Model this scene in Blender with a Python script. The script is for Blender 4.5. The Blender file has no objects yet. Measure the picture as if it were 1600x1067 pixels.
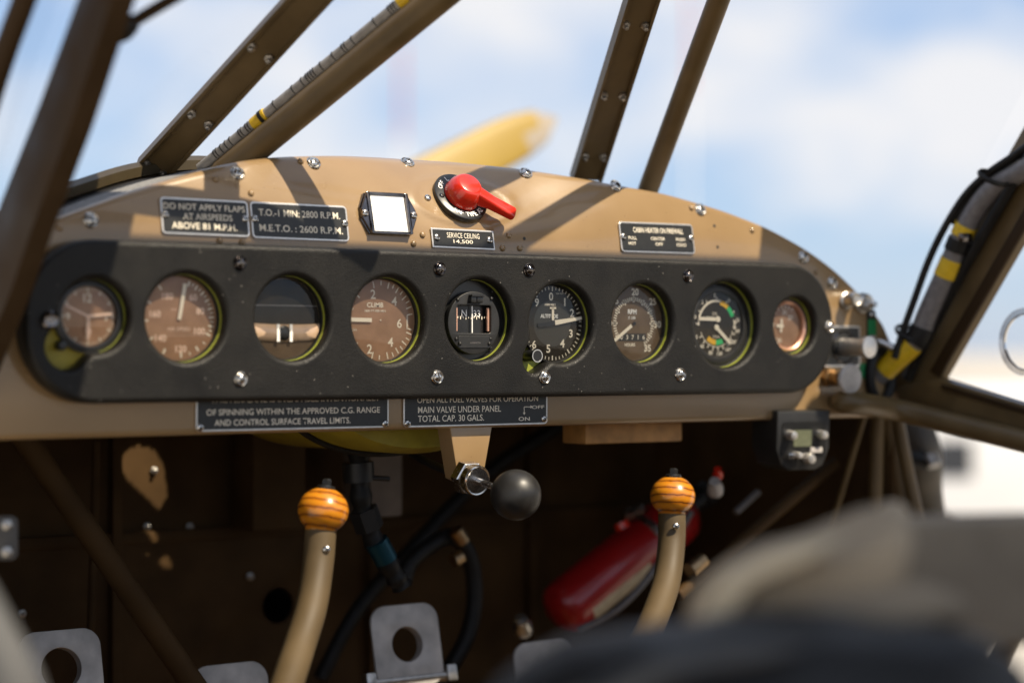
import bpy, bmesh, math, random
from mathutils import Vector, Matrix, noise as mnoise
random.seed(7)
R_ = math.radians
S = bpy.context.scene
COL = S.collection

# ------------------------------------------------------------------ camera
FPX, CX, CY = 3197.0, 800.0, 533.5            # photo measures in its 1600 x 1067 pixels
YAW, PITCH, DIST = R_(36.0), R_(0.34), 2.02
CAM = Vector((-DIST*math.sin(YAW), -DIST*math.cos(YAW), -0.0325))
FW = Vector((math.sin(YAW)*math.cos(PITCH), math.cos(YAW)*math.cos(PITCH), math.sin(PITCH)))
RT = Vector((math.cos(YAW), -math.sin(YAW), 0))
UP = RT.cross(FW)
cam = bpy.data.cameras.new('camera')
cam.sensor_width = 36; cam.lens = FPX/1600*36
cam.clip_start = 0.05; cam.clip_end = 6000
cam.dof.use_dof = True; cam.dof.focus_distance = 1.99; cam.dof.aperture_fstop = 2.25
camo = bpy.data.objects.new('camera', cam); COL.objects.link(camo)
camo.matrix_world = Matrix(((RT.x, UP.x, -FW.x, CAM.x), (RT.y, UP.y, -FW.y, CAM.y), (RT.z, UP.z, -FW.z, CAM.z), (0, 0, 0, 1)))
S.camera = camo

# ------------------------------------------------------------------ sky, sun, exposure
SUN = Vector((0.25, -0.65, 0.90)).normalized()
elev = math.asin(SUN.z); azim = math.atan2(SUN.x, SUN.y)
w = bpy.data.worlds.new('World'); S.world = w; w.use_nodes = True
nt = w.node_tree; N = nt.nodes; L = nt.links; N.clear()
sky = N.new('ShaderNodeTexSky'); sky.sky_type = 'NISHITA'; sky.sun_disc = False
sky.sun_elevation = elev; sky.sun_rotation = azim; sky.air_density = 1.0; sky.dust_density = 0.2; sky.ozone_density = 1.0
tc = N.new('ShaderNodeTexCoord'); mp = N.new('ShaderNodeMapping'); mp.inputs['Scale'].default_value = (5.0, 5.0, 9.0)
mp.inputs['Location'].default_value = (1.3, 0.4, 0.2)
no = N.new('ShaderNodeTexNoise'); no.inputs['Scale'].default_value = 1.0; no.inputs['Detail'].default_value = 6; no.inputs['Roughness'].default_value = 0.52
rp = N.new('ShaderNodeValToRGB'); rp.color_ramp.elements[0].position = 0.42; rp.color_ramp.elements[1].position = 0.605
rp.color_ramp.elements[0].color = (.10, .10, .10, 1); rp.color_ramp.elements[1].color = (1, 1, 1, 1)
mx = N.new('ShaderNodeMix'); mx.data_type = 'RGBA'
bg = N.new('ShaderNodeBackground'); bg.inputs['Strength'].default_value = 0.088
ow = N.new('ShaderNodeOutputWorld')
L.new(tc.outputs['Generated'], mp.inputs['Vector']); L.new(mp.outputs[0], no.inputs['Vector']); L.new(no.outputs['Fac'], rp.inputs['Fac'])
L.new(rp.outputs['Color'], mx.inputs['Factor']); hs = N.new('ShaderNodeHueSaturation'); hs.inputs['Saturation'].default_value = 1.1; hs.inputs['Value'].default_value = 1.0
hz = N.new('ShaderNodeMix'); hz.data_type = 'RGBA'; hz.inputs['Factor'].default_value = 0.7; hz.inputs['B'].default_value = (1.95, 2.95, 4.9, 1)
L.new(sky.outputs[0], hs.inputs['Color']); L.new(hs.outputs[0], hz.inputs['A']); L.new(hz.outputs['Result'], mx.inputs['A']); mx.inputs['B'].default_value = (5.5, 5.5, 5.65, 1)
L.new(mx.outputs['Result'], bg.inputs['Color']); L.new(bg.outputs[0], ow.inputs['Surface'])
sl = bpy.data.lights.new('sun', 'SUN'); sl.energy = 3.8; sl.angle = R_(0.53); sl.color = (1.0, 0.87, 0.67)
so = bpy.data.objects.new('sun', sl); COL.objects.link(so); so.location = (0, 0, 6)
so.rotation_euler = (-SUN).to_track_quat('-Z', 'Y').to_euler()
S.view_settings.view_transform = 'Standard'; S.view_settings.look = 'None'; S.view_settings.gamma = 1
S.view_settings.use_curve_mapping = False; S.view_settings.exposure = 0.92
S.cycles.max_bounces = 10; S.cycles.transparent_max_bounces = 16; S.cycles.use_denoising = True
S.cycles.sample_clamp_indirect = 6

# ------------------------------------------------------------------ measuring helpers
def ray(px, py): return FW + RT*((px-CX)/FPX) + UP*((CY-py)/FPX)
def U(px, py, Y):
    d = ray(px, py); return CAM + d*((Y-CAM.y)/d.y)
def UX(px, py, X):
    d = ray(px, py); return CAM + d*((X-CAM.x)/d.x)
def Q(px, py, Z): return CAM + ray(px, py)*Z
LZ = 0.062
def LK(X): return 3.2+3.4*math.exp(-((X+0.055)/0.11)**2)
def lean(z, X): return LK(X)*max(0.0, z-LZ)**2
def surf(px, py, off=0.0):
    Y = 0.0
    for _ in range(16):
        q = U(px, py, Y); Y = 0.5*Y + 0.5*lean(q.z, q.x)
    p = U(px, py, Y); s = 2*LK(p.x)*max(0.0, p.z-LZ)
    n = Vector((0, -1, s)).normalized()
    return p + n*off, n
def frame(p, n, roll=0.0, xdir=None):
    n = n.normalized(); x = Vector(xdir) if xdir is not None else Vector((1, 0, 0))
    x = (x - n*x.dot(n)).normalized(); y = n.cross(x)
    m = Matrix(((x.x, y.x, n.x, p.x), (x.y, y.y, n.y, p.y), (x.z, y.z, n.z, p.z), (0, 0, 0, 1)))
    return m @ Matrix.Rotation(roll, 4, 'Z')
PN = Vector((0, -1, 0))

# ------------------------------------------------------------------ materials
MATS = {}
def pbr(name, col, rough=0.5, metal=0.0, var=0.12, vs=40.0, bump=0.0, bs=200.0, coat=0.0, rvar=0.0, spec=0.5, kind='noise', sheen=0.0):
    m = bpy.data.materials.new(name); m.use_nodes = True; t = m.node_tree; n = t.nodes; l = t.links
    b = n['Principled BSDF']; b.inputs['Roughness'].default_value = rough; b.inputs['Metallic'].default_value = metal
    b.inputs['Coat Weight'].default_value = coat; b.inputs['Coat Roughness'].default_value = 0.08
    b.inputs['Specular IOR Level'].default_value = spec
    if sheen: b.inputs['Sheen Weight'].default_value = sheen
    c = n.new('ShaderNodeTexCoord'); x = n.new('ShaderNodeTexNoise'); x.inputs['Scale'].default_value = vs; x.inputs['Detail'].default_value = 5
    l.new(c.outputs['Object'], x.inputs['Vector'])
    r = n.new('ShaderNodeValToRGB'); r.color_ramp.elements[0].position = 0.3; r.color_ramp.elements[1].position = 0.7
    r.color_ramp.elements[0].color = tuple(v*(1-var) for v in col)+(1,); r.color_ramp.elements[1].color = tuple(min(1, v*(1+var)) for v in col)+(1,)
    l.new(x.outputs['Fac'], r.inputs['Fac']); l.new(r.outputs['Color'], b.inputs['Base Color'])
    if rvar:
        mr = n.new('ShaderNodeMapRange'); mr.inputs['To Min'].default_value = max(0.02, rough-rvar); mr.inputs['To Max'].default_value = min(1, rough+rvar)
        mr.inputs['From Min'].default_value = 0.3; mr.inputs['From Max'].default_value = 0.7
        l.new(x.outputs['Fac'], mr.inputs['Value']); l.new(mr.outputs[0], b.inputs['Roughness'])
    if bump:
        if kind == 'leather':
            y = n.new('ShaderNodeTexVoronoi'); y.feature = 'F1'; y.inputs['Scale'].default_value = bs
            dn = n.new('ShaderNodeTexNoise'); dn.inputs['Scale'].default_value = bs*0.35; dn.inputs['Detail'].default_value = 3
            av = n.new('ShaderNodeVectorMath'); av.operation = 'SCALE'; av.inputs['Scale'].default_value = 0.006
            ad = n.new('ShaderNodeVectorMath'); ad.operation = 'ADD'
            l.new(c.outputs['Object'], dn.inputs['Vector']); l.new(dn.outputs['Color'], av.inputs[0]); l.new(c.outputs['Object'], ad.inputs[0]); l.new(av.outputs[0], ad.inputs[1])
            l.new(ad.outputs[0], y.inputs['Vector']); o = y.outputs['Distance']
        else:
            y = n.new('ShaderNodeTexNoise'); y.inputs['Scale'].default_value = bs; y.inputs['Detail'].default_value = 4
            l.new(c.outputs['Object'], y.inputs['Vector']); o = y.outputs['Fac']
        bm = n.new('ShaderNodeBump'); bm.inputs['Strength'].default_value = bump; bm.inputs['Distance'].default_value = 0.001
        l.new(o, bm.inputs['Height']); l.new(bm.outputs[0], b.inputs['Normal'])
    MATS[name] = m; return m
def glassy(name, tint, refl, rough=0.0):
    m = bpy.data.materials.new(name); m.use_nodes = True; t = m.node_tree; n = t.nodes; l = t.links; n.clear()
    o = n.new('ShaderNodeOutputMaterial'); a = n.new('ShaderNodeBsdfTransparent'); g = n.new('ShaderNodeBsdfGlossy'); f = n.new('ShaderNodeFresnel')
    k = n.new('ShaderNodeMath'); k.operation = 'MULTIPLY'; k.inputs[1].default_value = refl; mxs = n.new('ShaderNodeMixShader')
    x = n.new('ShaderNodeTexNoise'); x.inputs['Scale'].default_value = 30; c = n.new('ShaderNodeTexCoord')
    mr = n.new('ShaderNodeMapRange'); mr.inputs['To Min'].default_value = rough; mr.inputs['To Max'].default_value = rough+0.03
    l.new(c.outputs['Object'], x.inputs['Vector']); l.new(x.outputs['Fac'], mr.inputs['Value']); l.new(mr.outputs[0], g.inputs['Roughness'])
    a.inputs['Color'].default_value = tint+(1,); f.inputs['IOR'].default_value = 1.5
    l.new(f.outputs[0], k.inputs[0]); l.new(k.outputs[0], mxs.inputs[0]); l.new(a.outputs[0], mxs.inputs[1]); l.new(g.outputs[0], mxs.inputs[2]); l.new(mxs.outputs[0], o.inputs['Surface'])
    return m
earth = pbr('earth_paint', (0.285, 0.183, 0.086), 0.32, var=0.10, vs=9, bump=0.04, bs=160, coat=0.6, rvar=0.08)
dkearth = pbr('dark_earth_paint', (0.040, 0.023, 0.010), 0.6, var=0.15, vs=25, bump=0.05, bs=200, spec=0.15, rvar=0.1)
inner = pbr('interior_brown_paint', (0.068, 0.039, 0.0165), 0.6, var=0.3, vs=12, bump=0.08, bs=90, spec=0.08)
leather = pbr('black_leather', (0.0105, 0.0098, 0.0088), 0.44, var=0.2, vs=30, bump=0.30, bs=820, kind='leather', rvar=0.07, spec=0.27)
def speckle(m, scale, thr, col, amt):
    t = m.node_tree; n = t.nodes; l = t.links; b = n['Principled BSDF']; src = b.inputs['Base Color'].links[0].from_socket
    c = n.new('ShaderNodeTexCoord'); v = n.new('ShaderNodeTexVoronoi'); v.inputs['Scale'].default_value = scale; v.inputs['Randomness'].default_value = 1
    lt = n.new('ShaderNodeMath'); lt.operation = 'LESS_THAN'; lt.inputs[1].default_value = thr
    nz = n.new('ShaderNodeTexNoise'); nz.inputs['Scale'].default_value = scale*.12; g2 = n.new('ShaderNodeMath'); g2.operation = 'GREATER_THAN'; g2.inputs[1].default_value = .56
    mu = n.new('ShaderNodeMath'); mu.operation = 'MULTIPLY'; mu2 = n.new('ShaderNodeMath'); mu2.operation = 'MULTIPLY'; mu2.inputs[1].default_value = amt
    mxn = n.new('ShaderNodeMix'); mxn.data_type = 'RGBA'; mxn.inputs['B'].default_value = col+(1,)
    l.new(c.outputs['Object'], v.inputs['Vector']); l.new(c.outputs['Object'], nz.inputs['Vector']); l.new(v.outputs['Distance'], lt.inputs[0]); l.new(nz.outputs['Fac'], g2.inputs[0])
    l.new(lt.outputs[0], mu.inputs[0]); l.new(g2.outputs[0], mu.inputs[1]); l.new(mu.outputs[0], mu2.inputs[0]); l.new(mu2.outputs[0], mxn.inputs['Factor']); l.new(src, mxn.inputs['A']); l.new(mxn.outputs['Result'], b.inputs['Base Color'])
speckle(leather, 160, .075, (.35, .33, .30), .8); speckle(earth, 110, .07, (.12, .07, .03), .7); speckle(earth, 320, .13, (.42, .33, .22), .35); speckle(leather, 420, .08, (.20, .18, .15), .6)
chrome = pbr('bright_metal', (0.62, 0.60, 0.57), 0.22, 1.0, var=0.1, vs=300, rvar=0.08)
steel = pbr('dull_steel', (0.50, 0.48, 0.45), 0.38, 1.0, var=0.15, vs=200, bump=0.05, bs=500)
dchrome = pbr('dark_chrome', (0.16, 0.145, 0.14), 0.12, 1.0, var=0.25, vs=120)
alu = pbr('satin_aluminium', (0.72, 0.69, 0.65), 0.36, 0.85, var=0.08, vs=150)
greyal = pbr('grey_pedal_metal', (0.50, 0.465, 0.43), 0.5, 0.2, var=0.28, vs=35, bump=.1, bs=120)
blk = pbr('black_enamel', (0.012, 0.012, 0.012), 0.32, var=0.2, vs=120)
satin = pbr('satin_black', (0.016, 0.0155, 0.015), 0.45, var=0.2, vs=120, bump=0.05, bs=600)
plate_black = pbr('placard_black', (0.020, 0.020, 0.019), 0.34, var=0.15, vs=200)
stickp = pbr('tan_stick_paint', (0.092, 0.062, 0.028), 0.6, var=0.16, vs=18, bump=0.05, bs=200, rvar=0.08, spec=0.4)
greydial = pbr('grey_brown_dial', (0.165, 0.115, 0.075), 0.5, var=0.15, vs=60, spec=0.1)
ivory = pbr('ivory_print', (0.93, 0.84, 0.68), 0.6, var=0.05)
white = pbr('white_print', (0.92, 0.90, 0.86), 0.6, var=0.04)
pinkp = pbr('faded_pink_print', (0.95, 0.68, 0.53), 0.6, var=0.08)
face_br = pbr('reflection_brown_dial', (0.38, 0.225, 0.140), 0.55, var=0.14, vs=60, spec=0.1)  # brown lightened to stand in for the warm reflection on the gauge glass
face_bk = pbr('black_dial', (0.036, 0.030, 0.023), 0.5, var=0.12, vs=80, spec=0.1)
primer = pbr('green_primer', (0.30, 0.33, 0.04), 0.5, var=0.15, vs=120)
yprimer = pbr('yellow_primer', (0.33, 0.26, 0.02), 0.5, var=0.15, vs=60)
red = pbr('red_enamel', (0.62, 0.026, 0.010), 0.25, var=0.06, vs=60, coat=0.5)
dred = pbr('red_cylinder_paint', (0.36, 0.009, 0.009), 0.34, var=0.1, vs=30, coat=0.4)
yel = pbr('yellow_tape', (0.72, 0.46, 0.012), 0.5, var=0.1, vs=150)
green = pbr('green_label_tape', (0.012, 0.20, 0.06), 0.45, var=0.1, vs=150)
greent = pbr('green_mark', (0.03, 0.60, 0.18), 0.5)
yelm = pbr('amber_mark', (0.95, 0.52, 0.02), 0.5)
copper = pbr('copper_trim', (0.72, 0.40, 0.28), 0.3, 0.6, var=0.1, vs=90)
brass = pbr('brass', (0.42, 0.29, 0.16), 0.42, 1.0, var=0.15, vs=120)
tube_br = pbr('olive_brown_tube_paint', (0.125, 0.083, 0.036), 0.42, var=0.22, vs=22, bump=0.05, bs=300, coat=0.0, rvar=0.08, spec=0.35)
rubber = pbr('black_rubber', (0.014, 0.013, 0.012), 0.5, var=0.2, vs=80, spec=0.25)
greyc = pbr('grey_conduit', (0.17, 0.155, 0.15), 0.45, var=0.2, vs=140)
felt = pbr('grey_felt', (0.24, 0.235, 0.23), 0.95, var=0.25, vs=300, bump=0.5, bs=900)
canvas = pbr('tan_canvas', (0.40, 0.31, 0.205), 0.9, var=0.18, vs=12, bump=0.5, bs=500)
taupe = pbr('taupe_cloth', (0.27, 0.215, 0.150), 0.9, var=0.15, vs=20, bump=0.5, bs=600)
tanledge = pbr('tan_wood', (0.46, 0.235, 0.075), 0.5, var=0.25, vs=60)
yblade = pbr('yellow_propeller_paint', (0.33, 0.215, 0.030), 0.5, var=0.08, vs=8)
gblade = pbr('grey_tip_paint', (0.33, 0.28, 0.22), 0.5, var=0.1, vs=8)
teal = pbr('teal_anodised', (0.012, 0.07, 0.10), 0.35, 0.6, var=0.2, vs=60)
concrete = pbr('pale_concrete', (0.44, 0.405, 0.355), 0.9, var=0.12, vs=0.6, bump=0.2, bs=20)
vanw = pbr('white_vehicle_paint', (0.78, 0.78, 0.78), 0.35, var=0.04, vs=2)
vanb = pbr('dark_vehicle_glass', (0.03, 0.035, 0.045), 0.15, var=0.2, vs=3)
lcd = pbr('lcd_glass', (0.13, 0.14, 0.09), 0.25, var=0.1, vs=200)
card = pbr('white_card', (0.90, 0.89, 0.87), 0.55, var=0.04, vs=120)
slot = pbr('slot_shadow_metal', (0.05, 0.045, 0.04), 0.6, 0.4)
mast_r = pbr('mast_red', (0.55, 0.06, 0.05), 0.6); mast_w = pbr('mast_white', (0.8, 0.8, 0.8), 0.6)
gglass = glassy('instrument_glass', (0.97, 0.97, 0.96), 0.7, 0.0)
wglass = glassy('perspex', (0.97, 0.975, 0.98), 0.06, 0.0)
def woodmat():
    m = bpy.data.materials.new('ringed_orange_wood'); m.use_nodes = True; t = m.node_tree; n = t.nodes; l = t.links; b = n['Principled BSDF']
    c = n.new('ShaderNodeTexCoord'); mpn = n.new('ShaderNodeMapping'); mpn.inputs['Rotation'].default_value = (R_(7), R_(-6), 0)
    wv = n.new('ShaderNodeTexWave'); wv.wave_type = 'BANDS'; wv.bands_direction = 'Z'; wv.inputs['Scale'].default_value = 42; wv.inputs['Distortion'].default_value = 1.7
    wv.inputs['Detail'].default_value = 2; wv.inputs['Detail Scale'].default_value = 1.6; wv.inputs['Phase Offset'].default_value = 1.0
    r = n.new('ShaderNodeValToRGB'); e = r.color_ramp.elements; e[0].position = 0.012; e[0].color = (0.05, 0.010, 0.002, 1); e[1].position = 0.075; e[1].color = (0.46, 0.145, 0.007, 1)
    q = r.color_ramp.elements.new(1.0); q.color = (0.60, 0.225, 0.012, 1)
    l.new(c.outputs['Object'], mpn.inputs[0]); l.new(mpn.outputs[0], wv.inputs['Vector']); l.new(wv.outputs['Fac'], r.inputs['Fac']); l.new(r.outputs['Color'], b.inputs['Base Color'])
    b.inputs['Roughness'].default_value = 0.3; b.inputs['Coat Weight'].default_value = 0.45; b.inputs['Coat Roughness'].default_value = 0.06
    bu = n.new('ShaderNodeBump'); bu.inputs['Strength'].default_value = 0.3; bu.inputs['Distance'].default_value = 0.001; l.new(r.outputs['Color'], bu.inputs['Height']); l.new(bu.outputs[0], b.inputs['Normal'])
    return m
wood = woodmat()

# ------------------------------------------------------------------ mesh helpers
RM = {}
def tag(o, label=None, cat=None, group=None, kind=None):
    if label: o['label'] = label
    if cat: o['category'] = cat
    if group: o['group'] = group
    if kind: o['kind'] = kind
    return o
def thing(name, label, cat, M, group=None, kind=None):
    if isinstance(M, Vector): M = Matrix.Translation(M)
    o = bpy.data.objects.new(name, None); COL.objects.link(o); o.matrix_world = M; o.empty_display_size = 0.02
    RM[o.name] = M.copy(); return tag(o, label, cat, group, kind)
def mesh(name, V, F, mat, smooth=None):
    me = bpy.data.meshes.new(name); me.from_pydata([tuple(v) for v in V], [], F); me.update()
    for mm in (mat if isinstance(mat, (list, tuple)) else [mat]): me.materials.append(mm)
    if smooth is not None:
        me.shade_smooth()
        if smooth < 180: me.set_sharp_from_angle(angle=R_(smooth))
    return me
def link(name, me, parent=None, M=None):
    o = bpy.data.objects.new(name, me); COL.objects.link(o)
    if parent is not None: o.parent = parent
    if M is not None:
        if parent is None: o.matrix_world = M
        else: o.matrix_local = M
    return o
def obj(name, VF, mat, parent=None, smooth=None, world=False, M=None):
    """VF in parent's local frame; world=True: VF are world coordinates"""
    V, F = VF; V = [Vector(v) for v in V]
    if world:
        if parent is not None:
            top = parent; chain = Matrix.Identity(4)
            if parent.name in RM: chain = RM[parent.name].inverted()
            V = [chain @ v for v in V]
        else:
            c = sum(V, Vector())/len(V); c.z = min(v.z for v in V)
            V = [v-c for v in V]; M = Matrix.Translation(c)
    return link(name, mesh(name, V, F, mat, smooth), parent, M)
def join(*vfs):
    V = []; F = []
    for v, f in vfs:
        k = len(V); V += [Vector(x) for x in v]; F += [tuple(i+k for i in q) for q in f]
    return V, F
def xf(vf, M): return [M @ Vector(v) for v in vf[0]], vf[1]
def box(x0, x1, y0, y1, z0, z1, bev=0.0):
    bm = bmesh.new(); bmesh.ops.create_cube(bm, size=1)
    for v in bm.verts: v.co = Vector(((x0+x1)/2+v.co.x*(x1-x0), (y0+y1)/2+v.co.y*(y1-y0), (z0+z1)/2+v.co.z*(z1-z0)))
    if bev: bmesh.ops.bevel(bm, geom=bm.edges[:], offset=bev, segments=2, profile=0.6, affect='EDGES')
    bm.verts.ensure_lookup_table(); r = [v.co.copy() for v in bm.verts], [tuple(v.index for v in f.verts) for f in bm.faces]; bm.free(); return r
def lathe(prof, n=32, cap=True):
    V = []; F = []
    for r, z in prof:
        for i in range(n):
            a = 2*math.pi*i/n; V.append(Vector((r*math.cos(a), r*math.sin(a), z)))
    for j in range(len(prof)-1):
        for i in range(n):
            k = (i+1) % n; F.append((j*n+i, j*n+k, (j+1)*n+k, (j+1)*n+i))
    if cap:
        if prof[0][0] > 1e-6: F.append(tuple(range(n))[::-1])
        if prof[-1][0] > 1e-6: F.append(tuple((len(prof)-1)*n+i for i in range(n)))
    return V, F
def disc(r, z, n=48, cx=0, cy=0): return [Vector((cx+r*math.cos(2*math.pi*i/n), cy+r*math.sin(2*math.pi*i/n), z)) for i in range(n)], [tuple(range(n))]
def smoothpath(P, k=6):
    P = [Vector(p) for p in P]
    if len(P) < 3: return P
    out = []; E = [2*P[0]-P[1]]+P+[2*P[-1]-P[-2]]
    for i in range(1, len(E)-2):
        for j in range(k):
            t = j/k; a, b, c, d = E[i-1], E[i], E[i+1], E[i+2]
            out.append(0.5*((2*b)+(c-a)*t+(2*a-5*b+4*c-d)*t*t+(3*b-a-3*c+d)*t**3))
    return out+[P[-1]]
def tube(P, r, n=16, smooth=True, k=6):
    P = smoothpath(P, k) if smooth else [Vector(p) for p in P]
    rs = r if callable(r) else (lambda t: r)
    V = []; F = []; nrm = None
    for i, p in enumerate(P):
        d = (P[min(i+1, len(P)-1)]-P[max(i-1, 0)]).normalized()
        if nrm is None:
            nrm = d.orthogonal().normalized()
        nrm = (nrm-d*nrm.dot(d)).normalized(); b = d.cross(nrm); rr = rs(i/(len(P)-1))
        for j in range(n):
            a = 2*math.pi*j/n; V.append(p+nrm*(rr*math.cos(a))+b*(rr*math.sin(a)))
    for i in range(len(P)-1):
        for j in range(n):
            q = (j+1) % n; F.append((i*n+j, i*n+q, (i+1)*n+q, (i+1)*n+j))
    F.append(tuple(range(n))[::-1]); F.append(tuple((len(P)-1)*n+j for j in range(n)))
    return V, F
def prism(poly, z0, z1, bev=0.0, seg=2):
    bm = bmesh.new(); vs = [bm.verts.new((p[0], p[1], z0)) for p in poly]; f = bm.faces.new(vs); 
    if f.normal.z > 0: pass
    bm.normal_update()
    r = bmesh.ops.extrude_face_region(bm, geom=[f]); nv = [e for e in r['geom'] if isinstance(e, bmesh.types.BMVert)]
    for v in nv: v.co.z = z1
    bmesh.ops.recalc_face_normals(bm, faces=bm.faces[:])
    if bev:
        ed = [e for e in bm.edges if all(abs(v.co.z-z1) < 1e-7 for v in e.verts)]
        bmesh.ops.bevel(bm, geom=ed, offset=bev, segments=seg, profile=0.5, affect='EDGES')
    bm.verts.ensure_lookup_table(); bm.verts.index_update(); out = [v.co.copy() for v in bm.verts], [tuple(v.index for v in g.verts) for g in bm.faces]; bm.free(); return out
def rrect(w, h, r, cx=0, cy=0, n=6):
    P = []
    for sx, sy, a0 in ((1, 1, 0), (-1, 1, 90), (-1, -1, 180), (1, -1, 270)):
        for i in range(n+1):
            a = R_(a0+90*i/n); P.append((cx+sx*(w/2-r)+r*math.cos(a), cy+sy*(h/2-r)+r*math.sin(a)))
    return P
def circ(r, cx=0, cy=0, n=64): return [(cx+r*math.cos(2*math.pi*i/n), cy+r*math.sin(2*math.pi*i/n)) for i in range(n)]
def slab(name, loops, thick, bev, mat, res=5):
    """sheet with holes: outer loop first; front rounded; centred on z=0"""
    c = bpy.data.curves.new(name, 'CURVE'); c.dimensions = '2D'; c.fill_mode = 'BOTH'
    c.extrude = max(1e-5, thick/2-bev); c.bevel_depth = bev; c.bevel_resolution = res; c.offset = -bev
    for lp in loops:
        s = c.splines.new('POLY'); s.points.add(len(lp)-1); s.use_cyclic_u = True
        for i, p in enumerate(lp): s.points[i].co = (p[0], p[1], 0, 1)
    o = bpy.data.objects.new(name, c); me = bpy.data.meshes.new_from_object(o); me.name = name
    bpy.data.objects.remove(o); bpy.data.curves.remove(c)
    me.materials.clear(); me.materials.append(mat)
    bm = bmesh.new(); bm.from_mesh(me); bmesh.ops.remove_doubles(bm, verts=bm.verts[:], dist=1e-6); bm.to_mesh(me); bm.free()
    me.shade_smooth(); return me
TXT = {}
def text(body, cx, cy, w, h, z, mat, parent, bold=0.0, rot=0.0, name='lettering', sp=1.0):
    key = (body, bold, mat.name, sp)
    if key not in TXT:
        c = bpy.data.curves.new('text', 'FONT'); c.body = body; c.size = 1; c.offset = bold; c.resolution_u = 3; c.space_character = sp
        o = bpy.data.objects.new('text', c); me = bpy.data.meshes.new_from_object(o); bpy.data.objects.remove(o); bpy.data.curves.remove(c)
        xs = [v.co.x for v in me.vertices]; ys = [v.co.y for v in me.vertices]; x0, x1, y0, y1 = min(xs), max(xs), min(ys), max(ys)
        for v in me.vertices: v.co = Vector(((v.co.x-(x0+x1)/2)/(x1-x0), (v.co.y-(y0+y1)/2)/(y1-y0), 0))
        me.name = 'lettering'; me.materials.clear(); me.materials.append(mat); TXT[key] = (me, (x1-x0)/(y1-y0))
    me, asp = TXT[key]
    if w is None: w = h*asp
    return link(name, me, parent, Matrix.Translation((cx, cy, z)) @ Matrix.Rotation(rot, 4, 'Z') @ Matrix.Diagonal((w, h, 1, 1)))
def bar2(a, b, w, z, t=0.0006, w2=None):
    a = Vector(a).to_2d(); b = Vector(b).to_2d(); d = (b-a).normalized(); n = Vector((-d.y, d.x)); w2 = w if w2 is None else w2
    P = [a+n*w/2, a-n*w/2, b-n*w2/2, b+n*w2/2]
    V = [Vector((p.x, p.y, zz)) for zz in (z, z+t) for p in P]
    return V, [(3, 2, 1, 0), (4, 5, 6, 7), (0, 1, 5, 4), (1, 2, 6, 5), (2, 3, 7, 6), (3, 0, 4, 7)]
def ticks(angs, r0, r1, w, z): return join(*[bar2((r0*math.sin(R_(a)), r0*math.cos(R_(a))), (r1*math.sin(R_(a)), r1*math.cos(R_(a))), w, z, 0.0001) for a in angs])
def arcband(r0, r1, a0, a1, z, n=14):
    V = []; F = []
    for i in range(n+1):
        a = R_(a0+(a1-a0)*i/n)
        V += [Vector((r0*math.sin(a), r0*math.cos(a), z)), Vector((r1*math.sin(a), r1*math.cos(a), z))]
    for i in range(n): F.append((2*i, 2*i+1, 2*i+3, 2*i+2))
    return V, F
def screw_mesh(name, r, h, head, washer=None, cross=True, wm=None):
    parts = []; mats = [head, slot]; faces_m = []
    prof = [(r, 0.0), (r*0.98, h*0.45), (r*0.80, h*0.82), (r*0.45, h*0.98), (0.0, h*1.0)]
    vf = lathe(prof, 18, cap=False); parts.append(vf); mi = [0]*len(vf[1])
    if washer:
        rw = washer; vf = lathe([(r*0.9, h*0.02), (rw*0.80, h*0.10), (rw*0.92, h*0.34), (rw, h*0.12), (rw*1.02, -h*0.05)], 20, cap=False); parts.append(vf); mi += [0]*len(vf[1])
    sw = r*0.13
    for a in ((0.6, 0.6+math.pi/2) if cross else (0.6,)):
        ln = r*(0.55 if cross else 0.86)
        vf = xf(box(-ln, ln, -sw, sw, h*0.62, h*1.035), Matrix.Rotation(a, 4, 'Z')); parts.append(vf); mi += [1]*len(vf[1])
    V, F = join(*parts); me = mesh(name, V, F, mats, 40)
    for p, i in zip(me.polygons, mi): p.material_index = i
    return me
def strip(p0, p1, wid, thick, face):
    d = (p1-p0).normalized(); n = (face-d*face.dot(d)).normalized(); s = d.cross(n)
    V = []
    for p in (p0, p1):
        for a, b in ((-1, -1), (1, -1), (1, 1), (-1, 1)): V.append(p+s*(a*wid/2)+n*(b*thick/2))
    return (V, [(3, 2, 1, 0), (4, 5, 6, 7), (0, 1, 5, 4), (1, 2, 6, 5), (2, 3, 7, 6), (3, 0, 4, 7)]), s, n, d

# ================================================================== THE SETTING
# ground
g = obj('ground', ([(-3000, -3000, -1.62), (3000, -3000, -1.62), (3000, 3000, -1.62), (-3000, 3000, -1.62)], [(0, 1, 2, 3)]), concrete, world=True)
tag(g, 'pale sunlit concrete apron around the aircraft', 'ground', kind='structure')
XL, XR = -0.585, 0.575
def wallbox(name, b, mat, label, cat='wall'):
    o = obj(name, box(*b, bev=0.002), mat, world=True, smooth=30); tag(o, label, cat, kind='structure'); return o
FWY = 0.47
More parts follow.
